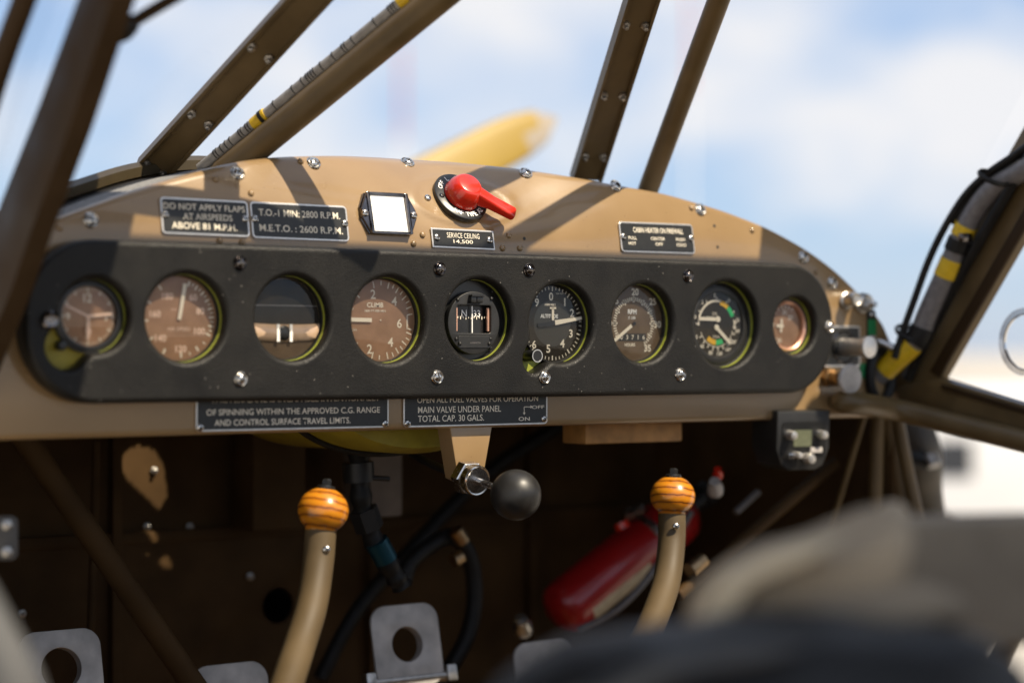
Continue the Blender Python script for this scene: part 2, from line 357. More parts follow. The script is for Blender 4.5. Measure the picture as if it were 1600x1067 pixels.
# firewall with a lightening hole
hc = U(433, 945, FWY)
fm = slab('firewall', [[(XL, -0.72), (XR, -0.72), (XR, 0.12), (XL, 0.12)], circ(0.021, hc.x, hc.z, 32)], 0.006, 0.0005, inner, 1)
fw = link('firewall', fm, None, frame(Vector((0, FWY, 0)), PN)); tag(fw, 'dark brown firewall behind the footwell', 'firewall', kind='structure')
for (x0, x1, z0, z1) in ((-.40, -.388, -.70, .08), (-.215, -.203, -.70, .08), (.12, .132, -.70, .08), (.36, .372, -.70, .08)):
    obj('stiffener', box(x0, x1, z0, z1, .0035, .016, .002), inner, fw, 30)
for z0 in (-.245, -.46):
    obj('stiffener', box(XL, XR, z0, z0+.014, .0035, .012, .002), inner, fw, 30)
wallbox('floor', (XL, XR, -1.5, FWY+0.5, -0.74, -0.72), inner, 'dark brown cabin floor under the pedals', 'floor')
wallbox('wall_right', (XR, XR+0.012, 0.035, FWY+0.5, -0.72, -0.06), inner, 'dark brown cabin side wall beside the footwell')
wallbox('wall_left', (XL-0.012, XL, 0.03, FWY+0.5, -0.72, 0.02), inner, 'brown cabin side wall forward of the door')
wallbox('wall_rear', (XL, XR, -1.52, -1.50, -0.72, -0.12), canvas, 'tan rear cabin bulkhead')
wallbox('wall_right_rear', (XR, XR+0.012, -1.50, -1.0, -0.72, -0.12), canvas, 'tan cabin side wall behind the doors')
wallbox('wall_left_rear', (XL-0.012, XL, -1.50, -1.22, -0.72, -0.12), canvas, 'tan cabin side wall aft of the near door')
wallbox('wall_left_lower', (XL-0.012, XL, -1.218, 0.028, -0.72, -0.345), inner, 'brown lower fuselage side under the near door, unseen, added to block ground light')  # below view; added to stop ground bounce reaching the footwell
wallbox('shade_roof_rear', (-0.40, 0.30, -1.62, -1.02, 0.52, 0.54), dkearth, 'unseen brown roof sheet added to shade the foreground seats', 'roof')  # added out of view to keep sun off the seats
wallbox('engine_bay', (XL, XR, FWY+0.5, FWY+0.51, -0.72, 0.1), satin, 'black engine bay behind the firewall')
# unseen roof: header beam, then pieces added to shade the panel ends
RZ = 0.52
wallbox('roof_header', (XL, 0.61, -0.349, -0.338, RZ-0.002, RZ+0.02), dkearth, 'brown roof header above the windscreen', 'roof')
wallbox('shade_roof_left', (XL, -0.305, -0.95, -0.351, RZ, RZ+0.02), dkearth, 'unseen brown roof sheet added to shade the panel left of the fascia', 'roof')  # unseen; added and widened for the shade it throws beyond the fascia's left end
wallbox('shade_corner_right', (0.46, 0.63, -0.336, -0.03, RZ, RZ+0.02), dkearth, 'unseen brown sheet added to shade the right end of the panel', 'roof')  # unseen blocker, added to darken the coaming's right end
wallbox('shade_corner_left', (XL, -0.285, -0.336, -0.05, RZ, RZ+0.02), dkearth, 'unseen brown sheet added to shade the left end of the panel', 'roof')  # unseen blocker, added to darken the coaming's left end
wallbox('door_right', (XR, XR+0.012, -0.998, -0.235, -0.72, -0.10), inner, 'brown lower door panel on the far side')
def wing(name, x0, x1, label):
    prof = [(-1.05, 0.0), (-0.7, 0.06), (-0.2, 0.10), (0.15, 0.075), (0.25, 0.02), (0.2, -0.02), (-0.2, -0.02)]
    V = [Vector((x, y, RZ+0.03+z)) for x in (x0, x1) for y, z in prof]; n = len(prof)
    F = [tuple(range(n))[::-1], tuple(range(n, 2*n))]+[(i, (i+1) % n, n+(i+1) % n, n+i) for i in range(n)]
    tag(obj(name, (V, F), dkearth, world=True, smooth=40), label, 'wing')
wing('wing', -4.6, -0.60, 'brown high wing reaching out over the near door')
wing('wing', 0.64, 4.6, 'brown high wing reaching out over the far side')
# engine cowling ahead of the windscreen
V = []; F = []; secs = [(FWY+0.02, 0.52, 0.06), (0.8, 0.42, 0.03), (1.08, 0.26, 0.0)]
for y, hw, top in secs:
    for i in range(17):
        a = math.pi*i/16; V.append(Vector((hw*math.cos(a), y, -0.25+(top+0.25)*math.sin(a)**0.7)))
for j in range(2):
    for i in range(16): F.append((j*17+i, j*17+i+1, (j+1)*17+i+1, (j+1)*17+i))
tag(obj('engine_cowling', (V, F), tube_br, world=True, smooth=60), 'brown engine cowling ahead of the windscreen', 'cowling')

# ================================================================== INSTRUMENT PANEL
top_px = [(-60, 400), (0, 376), (56, 354), (135, 324), (202, 300), (304, 270), (381, 251), (439, 245), (530, 243), (600, 246), (700, 252), (800, 262), (890, 275), (960, 288), (1040, 302),
          (1130, 328), (1200, 355), (1260, 388), (1310, 425), (1350, 465), (1380, 505), (1397, 545)]
topc = [surf(x, y)[0] for x, y in top_px]
def ztop(X):
    if X <= topc[0].x: return topc[0].z
    for a, b in zip(topc, topc[1:]):
        if X <= b.x: return a.z+(b.z-a.z)*(X-a.x)/(b.x-a.x)
    return topc[-1].z
def ztops(X):
    return sum(ztop(X+d)*q for d, q in ((-0.02, 1), (-0.01, 2), (0, 3), (0.01, 2), (0.02, 1)))/9 if X < 0.50 else ztop(X)
ZB = -0.105; PX0, PX1 = XL+0.004, topc[-1].x
panel = thing('instrument_panel', 'glossy earth brown arched instrument panel sheet with screws and rivets', 'instrument panel', Vector((0, 0, ZB)))
selp, seln = surf(716, 313)
NX, NZ = 340, 90
V = []; F = []
for i in range(NX+1):
    X = PX0+(PX1-PX0)*i/NX; zt = ztops(X)
    col = [(0.022, ZB-0.0005), (0.006, ZB), (0.0015, ZB+0.0012)]
    for j in range(NZ+1):
        t = j/NZ; z = ZB+0.004+(zt-0.004-ZB-0.004)*t; y = lean(z, X)
        dd = math.hypot((X-selp.x-0.004)/0.058, (z-selp.z)/0.0235)
        y -= 0.0016*math.exp(-((dd-1)/0.10)**2)+0.0010*math.exp(-(dd/0.9)**6)
        y += 0.0009*math.sin(X*23+z*31)*math.sin(z*40+X*7)*min(1, max(0, (z-0.07)*25))
        col.append((y, z))
    yt = lean(zt, X)
    col += [(yt+0.001, zt-0.0014), (yt+0.004, zt), (yt+0.009, zt+0.0004), (yt+0.02, zt-0.004), (yt+0.03, zt-0.012)]
    V += [Vector((X, y, z)) for y, z in col]
m_ = len(col)
for i in range(NX):
    for j in range(m_-1): F.append((i*m_+j, (i+1)*m_+j, (i+1)*m_+j+1, i*m_+j+1))
obj('panel_sheet', (V, F), earth, panel, smooth=70, world=True)
m_scr = screw_mesh('screw', 0.0052, 0.0032, chrome, 0.0072)
m_scr2 = screw_mesh('screw', 0.0036, 0.0022, chrome)
m_riv = mesh('rivet', *lathe([(0.0033, 0), (0.0030, 0.0012), (0.0018, 0.0021), (0, 0.0024)], 14, cap=False), earth, 180)
for px, py in [(142, 344), (371, 271), (490, 255), (637, 254), (822, 271), (962, 291), (1094, 328), (1255, 402), (1300, 442)]:
    p, n = surf(px, py, 0.0003); link('screw', m_scr, panel, RM[panel.name].inverted() @ frame(p, n, random.random()*3))
for px, py in [(337, 280), (93, 356), (392, 302), (343, 377), (378, 379), (646, 381), (660, 367), (795, 368), (785, 388), (812, 388), (628, 358), (470, 252), (1080, 325), (1275, 425), (1175, 360)]:
    p, n = surf(px, py, 0.0); link('rivet', m_riv, panel, RM[panel.name].inverted() @ frame(p, n))
m_hole = mesh('drilled_hole', *disc(0.0017, 0.0003, 14), slot)
for px, py in [(819, 373), (1116, 353), (1121, 386)]:
    p, n = surf(px, py, 0.0002); link('drilled_hole', m_hole, panel, RM[panel.name].inverted() @ frame(p, n))
# deck behind the coaming, with added openings shaped to drop sun patches on the firewall
def topix(p):
    d = p-CAM; return CX+FPX*d.dot(RT)/d.dot(FW), CY-FPX*d.dot(UP)/d.dot(FW)
def inside(x, y, P):
    c = False
    for (x0, y0), (x1, y1) in zip(P, P[1:]+P[:1]):
        if (y0 > y) != (y1 > y) and x < (x1-x0)*(y-y0)/(y1-y0)+x0: c = not c
    return c
CUTS = [[(186, 725), (196, 705), (215, 696), (240, 702), (255, 725), (262, 775), (248, 795), (232, 780), (200, 750)], [(216, 838), (226, 838), (238, 858), (230, 866)], [(248, 874), (262, 868), (270, 885), (300, 915), (316, 938), (308, 958), (296, 948), (272, 915)]]
V = []; F = []; ND, MD = 620, 190
for i in range(ND+1):
    X = PX0+(PX1-PX0)*i/ND; zt = ztops(X); K = [(lean(zt, X)+0.028, zt-0.010), (0.13, min(zt-0.016, 0.11)), (FWY+0.03, min(zt-0.04, 0.08))]
    for j in range(MD+1):
        t_ = j/MD
        (y0, z0), (y1, z1), f_ = (K[0], K[1], t_/.2) if t_ < .2 else (K[1], K[2], (t_-.2)/.8)
        V.append(Vector((X, y0+(y1-y0)*f_, z0+(z1-z0)*f_)))
for i in range(ND):
    for j in range(MD):
        q = (i*(MD+1)+j, (i+1)*(MD+1)+j, (i+1)*(MD+1)+j+1, i*(MD+1)+j+1); c = (V[q[0]]+V[q[2]])/2; h = c-SUN*((c.y-FWY+.003)/SUN.y)
        if c.y < FWY-.01 and any(inside(*topix(h), P) for P in CUTS): continue
        F.append(q)
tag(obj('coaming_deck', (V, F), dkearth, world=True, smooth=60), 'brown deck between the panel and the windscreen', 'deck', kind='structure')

# ------------------------------------------------------------------ padded fascia
PY = -0.026
def uv(px, py, Y=PY): p = U(px, py, Y); return p.x, p.z
xl, _ = uv(40, 500); xr, _ = uv(1303, 508); zt_, zb_ = 0.0645, -0.0750
def depth(p): return (p-CAM).dot(FW)
hole_px = {1: (150, 494, 59), 2: (293, 497, 69), 3: (459, 497, 66.5), 4: (609.5, 500, 67), 5: (750, 500, 63.5), 6: (879, 505, 62.5), 7: (1006.5, 505, 61), 8: (1136.5, 507, 67), 9: (1244, 509, 44)}
HOLE = {}
for k, (px, py, r) in hole_px.items():
    p = U(px, py, PY); HOLE[k] = (p, r*depth(p)/FPX)
def union(c, r, c2, r2, n=96):
    P = []
    for i in range(n):
        a = 2*math.pi*i/n; d = Vector((math.cos(a), math.sin(a))); best = r
        b = d.dot(c2-c); q = b*b-((c2-c).length_squared-r2*r2)
        if q > 0 and b > 0: best = max(best, b+math.sqrt(q))
        P.append(c+d*best)
    for _ in range(3):
        P = [(P[i-1]+P[i]*2+P[(i+1) % n])/4 for i in range(n)]
    return [(p.x, p.y) for p in P]
nt1 = U(108, 541, PY); nt6 = U(838, 560, PY)
R1N, R6N = 0.0205, 0.0155
loops = [rrect(xr-xl, zt_-zb_, 0.064, (xl+xr)/2, (zt_+zb_)/2, 16)]
for k, (p, r) in HOLE.items():
    if k == 1: loops.append(union(Vector((p.x, p.z)), r, Vector((nt1.x, nt1.z)), R1N)[::-1])
    elif k == 6: loops.append(union(Vector((p.x, p.z)), r, Vector((nt6.x, nt6.z)), R6N)[::-1])
    else: loops.append(circ(r, p.x, p.z, 72)[::-1])
fascia = thing('padded_fascia', 'long black leather padded fascia with nine round holes on the brown panel', 'fascia', frame(Vector((0, 0, zb_)), PN))
pm = slab('leather_pad', loops, 0.025, 0.0052, leather, 7)
po = link('leather_pad', pm, fascia, RM[fascia.name].inverted() @ frame(Vector((0, PY+0.0125, 0)), PN))
po.modifiers.new('wn', 'WEIGHTED_NORMAL')
m_pscr = screw_mesh('fastener', 0.0047, 0.0036, chrome, 0.0068, cross=False)
m_pscr_dark = screw_mesh('fastener', 0.0047, 0.0036, dchrome, 0.0068, cross=False)  # darker metal puts the upper fasteners' shade into their colour
for k, (px, py) in enumerate([(375, 411), (376, 592), (687, 420), (683, 589), (827, 422), (851, 589), (1075, 431), (1063, 585), (1296, 510)]):
    link('fastener', m_pscr if py > 500 else m_pscr_dark, fascia, RM[fascia.name].inverted() @ frame(U(px, py, PY-0.0003), PN, random.random()*3))

# ------------------------------------------------------------------ instruments
def arcwall(r, z0, z1, a0, a1, n=40):
    V = []
    for i in range(n+1):
        a = R_(a0+(a1-a0)*i/n); V += [Vector((r*math.sin(a), r*math.cos(a), z0)), Vector((r*math.sin(a), r*math.cos(a), z1))]
    return V, [(2*i, 2*i+1, 2*i+3, 2*i+2) for i in range(n)]
def gauge(k, name, label, face, fz=-0.0170, fr=0.965, notch=None, glass=True):
    p, r = HOLE[k]
    t = thing(name, label, 'gauge', frame(p, PN), 'round instruments in the padded fascia')
    if notch is None:
        obj('mounting_ring', lathe([(r+0.002, -0.0098), (r-0.0004, -0.0098), (r-0.0004, -0.0128), (r+0.002, -0.0128)], 64, cap=False), primer, t, 40)
    else:
        c, rn = notch
        q = Vector((c.x-p.x, c.z-p.z, 0))
        obj('mounting_plate', disc(rn+0.004, -0.0195, 40, q.x, q.y), primer if k == 6 else yprimer, t, 40)
        obj('mounting_ring', arcwall(r-0.0004, -0.0098, -0.0128, -15, 165), primer, t, 40)
    R = r*fr
    obj('bezel', lathe([(r-0.0003, -0.0126), (r-0.0010, -0.0125), (R+0.0006, -0.0132), (R, -0.0145), (R-0.0002, fz-0.0006)], 64, cap=False), satin, t, 40)
    global FC
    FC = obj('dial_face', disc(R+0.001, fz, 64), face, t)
    if glass: obj('glass', lathe([((R-0.0001)*q, fz+0.0022+0.0016*(1-q*q)) for q in (1, .85, .7, .5, .3, .12, 0)], 56, cap=False), gglass, t, 180)
    return t, R, fz+0.0002
# 1 clock
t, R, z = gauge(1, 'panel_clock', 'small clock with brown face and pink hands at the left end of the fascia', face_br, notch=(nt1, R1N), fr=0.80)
obj('case_ring', lathe([(R-0.0002, -0.0170), (R+0.0002, -0.0120), (R+0.0028, -0.0115), (R+0.0052, -0.0127), (R+0.0056, -0.0195)], 56, cap=False), blk, t, 40)
text('12', 0, R*0.62, R*0.30, R*0.30, z, ivory, FC, 0.02); text('9', -R*0.70, 0, None, R*0.24, z, ivory, FC, 0.03); text('3', R*0.66, -R*0.03, None, R*0.20, z, ivory, FC, 0.02); text('6', 0, -R*0.66, None, R*0.22, z, ivory, FC, 0.02)
obj('minute_track', join(ticks(range(0, 360, 6), R*0.88, R*0.96, R*0.022, z), ticks(range(0, 360, 30), R*0.82, R*0.97, R*0.06, z)), ivory, FC)
obj('hour_hand', join(bar2((0, R*0.05), (0, -R*0.45), R*0.08, z+0.0008, w2=R*0.16), bar2((0, -R*0.45), (0, -R*0.80), R*0.22, z+0.0008, w2=R*0.02)), pinkp, t)
obj('minute_hand', bar2((-R*0.1, 0), (R*0.86, R*0.10), R*0.10, z+0.0014), pinkp, t)
obj('alarm_hand', bar2((R*0.05, -R*0.02), (-R*0.80, R*0.36), R*0.07, z+0.0011), pinkp, t)
kp = RM[t.name].inverted() @ U(77, 500, PY)
obj('winding_knob', xf(lathe([(0.0066, -0.012), (0.0066, -0.002), (0.0078, 0.0), (0.0078, 0.0035), (0.006, 0.0052), (0.003, 0.0046), (0, 0.005)], 24), Matrix.Translation((kp.x, kp.y, 0.0))), dchrome, t, 40)
kq = RM[t.name].inverted() @ U(104, 540, PY)
obj('set_knob', xf(lathe([(0.0042, -0.016), (0.0042, -0.0085), (0.0034, -0.0070), (0, -0.0068)], 20), Matrix.Translation((kq.x, kq.y, 0.0))), blk, t, 40)
# 2 airspeed
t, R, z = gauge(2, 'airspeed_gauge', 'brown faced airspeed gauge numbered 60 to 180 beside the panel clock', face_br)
for s, x, y in (('180', -.29, .52), ('60', .38, .50), ('80', .57, .18), ('100', .55, -.30), ('120', .06, -.72), ('140', -.47, -.47), ('160', -.61, .10)):
    text(s, x*R, y*R, None, R*0.165, z, pinkp, FC, 0.025)
text('AIR SPEED', 0, -.25*R, R*.6, R*.085, z, pinkp, FC); text('M.P.H.', -.12*R, .2*R, R*.16, R*.06, z, pinkp, FC)
obj('scale_marks', join(ticks([18, 32, 46, 60, 74, 88, 102, 116, 146, 176, 206, 236, 266, 296, 326], R*.80, R*.93, R*.045, z), ticks([25, 39, 53, 67, 81, 95, 109, 131, 161], R*.84, R*.92, R*.03, z)), ivory, FC)
obj('needle', bar2((-R*.005, -R*.03), (R*.15, R*.82), R*.085, z+0.001, 0.0006, R*.10), ivory, t)
# 3 turn and slip
t, R, z = gauge(3, 'slip_indicator', 'black turn and slip indicator with tan curved tube and two white lines', greydial)
V = []; F = []
for i in range(25):
    a = -1.05+2.1*i/24; x = R*0.97*math.sin(a)/math.sin(1.05); dy = 0.05*R*(x/R)**2
    hw = min(R*0.20, max(0.0, math.sqrt(max(0, 0.97**2-(x/R)**2))*R-R*0.0))
    for j in range(9):
        b = math.pi*j/8; V.append(Vector((x, -R*0.36+dy+R*0.21*math.cos(b), z+0.0005+0.0024*math.sin(b))))
for i in range(24):
    for j in range(8): F.append((i*9+j, i*9+j+1, (i+1)*9+j+1, (i+1)*9+j))
keep = [v.copy() for v in V]
def clampdisc(v):
    q = Vector((v.x, v.y)); l_ = q.length
    if l_ > R*0.975: q *= R*0.975/l_
    return Vector((q.x, q.y, v.z))
obj('slip_tube', ([clampdisc(v) for v in V], F), pbr('tan_tube', (0.52, 0.36, 0.24), 0.15, var=0.1, vs=90, coat=0.6), t, 60)
obj('ball', xf(lathe([(R*.19*math.sin(math.pi*i/10), -R*.05*math.cos(math.pi*i/10)) for i in range(11)], 20, cap=False), Matrix.Translation((-R*.04, -R*.36, z+0.0018))), blk, t, 180)
for x in (-.22, .14): obj('tube_line', box(x*R-R*.038, x*R+R*.038, -R*.57, -R*.145, z+0.0026, z+0.0034), white, FC)
obj('upper_plate', (lambda pts: prism(pts, z, z+0.0012))([(R*.965*math.cos(R_(a)), R*.965*math.sin(R_(a))) for a in range(-8, 189, 4)]), face_bk, t)
obj('index_line', box(-R*.90, R*.90, R*.30, R*.325, z+0.0012, z+0.0016), greyc, FC)
# 4 climb
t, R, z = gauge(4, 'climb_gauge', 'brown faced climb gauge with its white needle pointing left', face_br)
for s, x, y in (('2', -.21, .63), ('4', .40, .47), ('6', .55, -.07), ('4', .29, -.53), ('2', -.31, -.70)): text(s, x*R, y*R, None, R*.225, z, ivory, FC, 0.015)
text('CLIMB', -.15*R, .37*R, R*.47, R*.12, z, ivory, FC, 0.02); text('1000 FT PER MIN', -.15*R, .225*R, R*.6, R*.055, z, ivory, FC, 0.02)
text('UP', -.83*R, .25*R, R*.11, R*.08, z, ivory, FC); text('DOWN', -.76*R, -.24*R, R*.17, R*.06, z, ivory, FC)
obj('scale_marks', join(ticks([-48, -13, 15, 33, 51, 69], R*.80, R*.96, R*.030, z), ticks([1, 24, 42, 60], R*.85, R*.96, R*.028, z), ticks([111, 129, 147, 167, 195], R*.80, R*.96, R*.030, z), ticks([120, 138, 157, 182, 230], R*.85, R*.96, R*.028, z),
                       ticks([80, 104], R*.78, R*.94, R*.03, z), bar2((R*.775, R*.14), (R*.77, -R*.19), R*.03, z, 0.0001)), ivory, t)
obj('needle', bar2((-R*.27, 0), (-R*.94, R*.01), R*.095, z+0.001), ivory, t)
obj('hub', xf(lathe([(R*.02, 0), (R*.018, 0.0006), (0, 0.0008)], 14, cap=False), Matrix.Translation((0, 0, z))), ivory, t)
# 5 compass
t, R, z = gauge(5, 'panel_compass', 'black panel compass with square window showing N and 33', blk, glass=False, fr=0.98)
oy = -R*0.07; rb = R*0.79
M5 = Matrix.Translation((-R*.02, oy, 0))
win = rrect(R*1.06, R*.70, R*.07, 0, R*.09, 4)
bmsh = slab('body', [circ(rb, 0, 0, 64), win[::-1]], 0.006, 0.0006, satin, 2)
link('body', bmsh, t, M5 @ Matrix.Translation((0, 0, -0.0118)))
V = []; F = []
for i in range(17):
    a = R_(-58+116*i/16); V += [Vector((R*.58*math.sin(a), -R*.34, -0.0190+0.004*math.cos(a))), Vector((R*.58*math.sin(a), R*.50, -0.0190+0.004*math.cos(a)))]
F = [(2*i, 2*i+2, 2*i+3, 2*i+1) for i in range(16)]
obj('card_drum', (V, F), blk, t, 60, M=M5)
zz = -0.0146
text('N', -R*.22, R*.17, None, R*.17, zz, white, FC, 0.01); text('33', R*.17, R*.17, None, R*.17, zz, white, FC, 0.01)
obj('card_marks', join(*[bar2((x*R*.082, R*(.03 if x % 2 else .0)+oy+R*.09), (x*R*.082, R*.075+oy+R*.09), R*.022, zz-0.00005*abs(x), 0.0001) for x in range(-5, 7)]), ivory, t)
obj('lubber_line', box(-R*.014-R*.02, R*.014-R*.02, oy-R*.25, oy+R*.43, -0.0125, -0.0119), white, t)
for s in (-1, 1):
    obj('window_edge', xf(box(-R*.03, R*.03, -R*.30, R*.30, -0.0140, -0.0112, 0.0004), M5 @ Matrix.Translation((s*R*.49, R*.09, 0))), copper, t)
obj('light_hood', xf(join(box(-R*.17, -R*.01, -R*.10, R*.09, 0, .005, .0006), box(R*.01, R*.20, -R*.10, R*.09, 0, .005, .0012), box(-R*.17, R*.20, R*.05, R*.11, 0, .0062, .0006)), M5 @ Matrix.Translation((0, R*.60, -0.0090))), blk, t, 30)
obj('adjuster_cover', xf(prism(rrect(R*.98, R*.30, R*.04), 0, 0.0008, 0.0003), M5 @ Matrix.Translation((0, -R*.48, -0.0088))), satin, t)
text('AIRPATH', 0, oy-R*.50, R*.32, R*.035, -0.0079, greyc, FC)
m_bs = screw_mesh('case_screw', R*.045, 0.0016, blk, cross=False)
for x, y, zz2 in ((-.50, .58, -0.0088), (.53, .62, -0.0088), (-.55, -.40, -0.0088), (.50, -.40, -0.0088), (-.45, -.52, -0.008), (.45, -.52, -0.008), (.68, .80, -0.0152), (.62, -.62, -0.0152)):
    link('case_screw', m_bs, t, M5 @ Matrix.Translation((x*R, y*R, zz2)))
# 6 altimeter
t, R, z = gauge(6, 'altimeter', 'black altimeter with pale needle near 2 and a small setting knob', face_bk, notch=(nt6, R6N))
for s, x, y in (('0', -.04, .70), ('1', .41, .56), ('2', .65, .28), ('3', .61, -.26), ('4', .33, -.52), ('5', -.13, -.66), ('6', -.59, -.55), ('9', -.50, .54)): text(s, x*R, y*R, None, R*.215, z, ivory, FC, 0.02)
text('ALTITUDE', -.10*R, .19*R, R*.57, R*.10, z, white, FC, 0.03); text('1000 FEET', -.06*R, .49*R, R*.36, R*.06, z, ivory, FC, 0.03); text('100 FEET', .26*R, .78*R, R*.26, R*.04, z, ivory, FC)
obj('scale_marks', join(ticks(range(0, 360, 36), R*.84, R*.96, R*.032, z), ticks([a*7.2 for a in range(50) if a % 5], R*.88, R*.96, R*.022, z)), ivory, FC)
obj('inner_dial', disc(R*.60, z-0.0001, 48), pbr('grey_black_dial', (0.042, 0.040, 0.034), 0.5), t)
obj('short_needle', join(bar2((0, R*.08), (-R*.0, R*.40), R*.07, z+0.0006), bar2((-R*.10, R*.40), (R*.10, R*.40), R*.05, z+0.0006)), ivory, t)
obj('needle', join(bar2((R*.06, R*.02), (R*.94, R*.15), R*.13, z+0.0012, w2=R*.075)), ivory, t)
obj('needle_tail', bar2((R*.08, R*.02), (-R*.5, -R*.06), R*.11, z+0.0011), blk, t)
kp = RM[t.name].inverted() @ U(839, 556, PY)
obj('setting_knob', xf(lathe([(0.0058, -0.018), (0.0058, -0.001), (0.0064, -0.0005), (0.0064, 0.0005)], 28), Matrix.Translation((kp.x, kp.y, 0))), blk, t, 40)
KR = obj('knob_rim', xf(lathe([(0.0053, 0.0004), (0.0054, 0.0010), (0.0064, 0.0010), (0.0065, 0.0002)], 28, cap=False), Matrix.Translation((kp.x, kp.y, 0))), chrome, t, 60)
# 7 tachometer
t, R, z = gauge(7, 'tachometer', 'brown black tachometer numbered 20 to 35 with RPM and hours', greydial)
for s, x, y in (('20', .05, .84), ('25', .66, .59), ('30', .83, -.02), ('35', .48, -.66), ('15', -.62, .60), ('10', -.84, .0)): text(s, x*R, y*R, None, R*.19, z, ivory, FC, 0.03)
text('RPM', -.05*R, .31*R, R*.30, R*.13, z, white, FC, 0.035); text('X 100', -.07*R, .15*R, R*.26, R*.08, z, white, FC, 0.02)
obj('scale_marks', join(ticks(range(-120, 150, 6), R*.60, R*.70, R*.030, z), ticks(range(-120, 150, 30), R*.56, R*.72, R*.05, z)), ivory, FC)
obj('counter_window', box(-R*.52, R*.42, -R*.47, -R*.27, z, z+0.0002), blk, FC)
for i, d_ in enumerate('03716'): text(d_, (-.42+.19*i)*R, -.37*R, None, R*.12, z+0.0003, ivory, FC, 0.01)
text('HOURS', -.13*R, -.57*R, R*.36, R*.09, z, ivory, FC, 0.03)
obj('needle', bar2((-R*.10, -R*.06), (-R*.74, -R*.50), R*.085, z+0.001), ivory, t)
obj('pivot', xf(lathe([(R*.05, 0), (R*.045, .0008), (0, .001)], 16, cap=False), Matrix.Translation((0, 0, z+0.001))), blk, t)
# 8 twin engine gauge
t, R, z = gauge(8, 'twin_engine_gauge', 'black twin needle engine gauge with yellow and green arcs', face_bk, fr=0.95)
r = R*.60
obj('inner_bezel', lathe([(R*.98, -0.0140), (R*.92, -0.0130), (R*.82, -0.0130), (R*.77, -0.0168)], 56, cap=False), satin, t, 40)
obj('white_arc', join(arcband(r*.94, r*1.04, -92, 18, z), arcband(r*.94, r*1.03, 78, 100, z)), ivory, FC)
obj('yellow_arc', arcband(r*.84, r*1.04, 12, 40, z), yelm, FC); obj('green_arc', arcband(r*.84, r*1.04, 41, 68, z), greent, FC)
obj('yellow_arc', arcband(r*.62, r*.84, 184, 222, z), yelm, FC); obj('green_arc', arcband(r*.62, r*.84, 154, 183, z), greent, FC)
obj('scale_marks', join(ticks([-88, -60, -30, 0, 30, 60, 84], r*1.02, r*1.14, R*.03, z), ticks([96, 112, 128, 144, 160, 176, 192, 208, 224, 240], r*.9, r*1.08, R*.03, z), arcband(r*.90, r*.93, 105, 250, z)), ivory, FC)
for i, (s, a) in enumerate([('0', -75), ('2', -40), ('5', -5), ('7', 35), ('10', 80), ('240', 102), ('200', 126), ('160', 148), ('120', 172), ('80', 196), ('40', 222), ('0', 245)]):
    text(s, r*1.20*math.sin(R_(a)), r*1.20*math.cos(R_(a)), None, R*.10, z, ivory, FC, 0.03)
text('OIL', -r*.1, r*.45, r*.3, R*.08, z, ivory, FC); text('PSI', -r*.35, r*.28, r*.35, R*.07, z, ivory, FC); text('TEMP', -r*.02, -r*.50, r*.4, R*.06, z, ivory, FC)
for (a, b) in (((r*.02, r*.22), (-r*1.02, r*.24)), ((-r*.05, -r*.12), (r*.72, -r*.78))):
    nd = obj('needle', bar2(a, b, R*.085, z+0.001), ivory, t)
    obj('pivot', xf(lathe([(R*.075, 0), (R*.07, .001), (0, .0012)], 18, cap=False), Matrix.Translation((a[0], a[1], z+0.001))), ivory, t)
# 9 ammeter
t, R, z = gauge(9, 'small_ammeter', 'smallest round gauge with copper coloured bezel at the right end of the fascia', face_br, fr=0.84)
obj('copper_bezel', lathe([(R*.90, -0.0165), (R*.93, -0.0133), (R*1.02, -0.0120), (R*1.09, -0.0133), (R*1.12, -0.0175)], 48, cap=False), copper, t, 40)
obj('needle', join(bar2((-R*.30, -R*.28), (-R*.26, R*.30), R*.11, z+0.0008), bar2((-R*.55, 0), (-R*.15, 0), R*.13, z+0.0007)), ivory, t)
text('30', -R*.05, R*.58, None, R*.2, z, ivory, FC, .02); text('20', R*.28, R*.36, None, R*.2, z, ivory, FC, .02); text('0', -R*.7, R*.05, None, R*.2, z, ivory, FC, .02); text('30', -R*.35, -R*.62, None, R*.2, z, ivory, FC, .02)
obj('scale_marks', ticks(range(-150, 40, 15), R*.74, R*.88, R*.04, z), ivory, FC)

# ------------------------------------------------------------------ placards
def placard(name, label, quad, lines, screws, corner=0.004, onpad=False, border=0.0032, off=0.0012):
    P = [surf(*q) for q in quad]; c = sum((p[0] for p in P), Vector())/4; n = sum((p[1] for p in P), Vector()).normalized()
    xd = ((P[1][0]-P[0][0])+(P[2][0]-P[3][0])).normalized()
    M = frame(c+n*off, n, xdir=xd); I = M.inverted(); q = [I @ p[0] for p in P]
    wd = ((q[1]-q[0]).length+(q[2]-q[3]).length)/2; ht = ((q[3]-q[0]).length+(q[2]-q[1]).length)/2
    t = thing(name, label, 'placard', M, 'engraved placards on the panel')
    obj('plate', prism(rrect(wd, ht, corner), 0, 0.0010, 0.0002), alu, t)
    bf = obj('black_field', prism(rrect(wd-border, ht-border, max(0.0006, corner-border/2)), 0.0010, 0.00125), plate_black, t)
    for s, x, y, w_, h_ in lines: text(s, x*wd/2, y*ht/2, w_*wd, h_*ht, 0.0014, ivory, bf, 0.0 if s == 'SERVICE CEILING' else 0.006, sp=1.06 if s == 'SERVICE CEILING' else 1.0)
    for x, y in screws: link('screw', m_scr2, t, Matrix.Translation((x*wd/2, y*ht/2, 0.0009)) @ Matrix.Rotation(random.random()*3, 4, 'Z'))
    return t, wd, ht
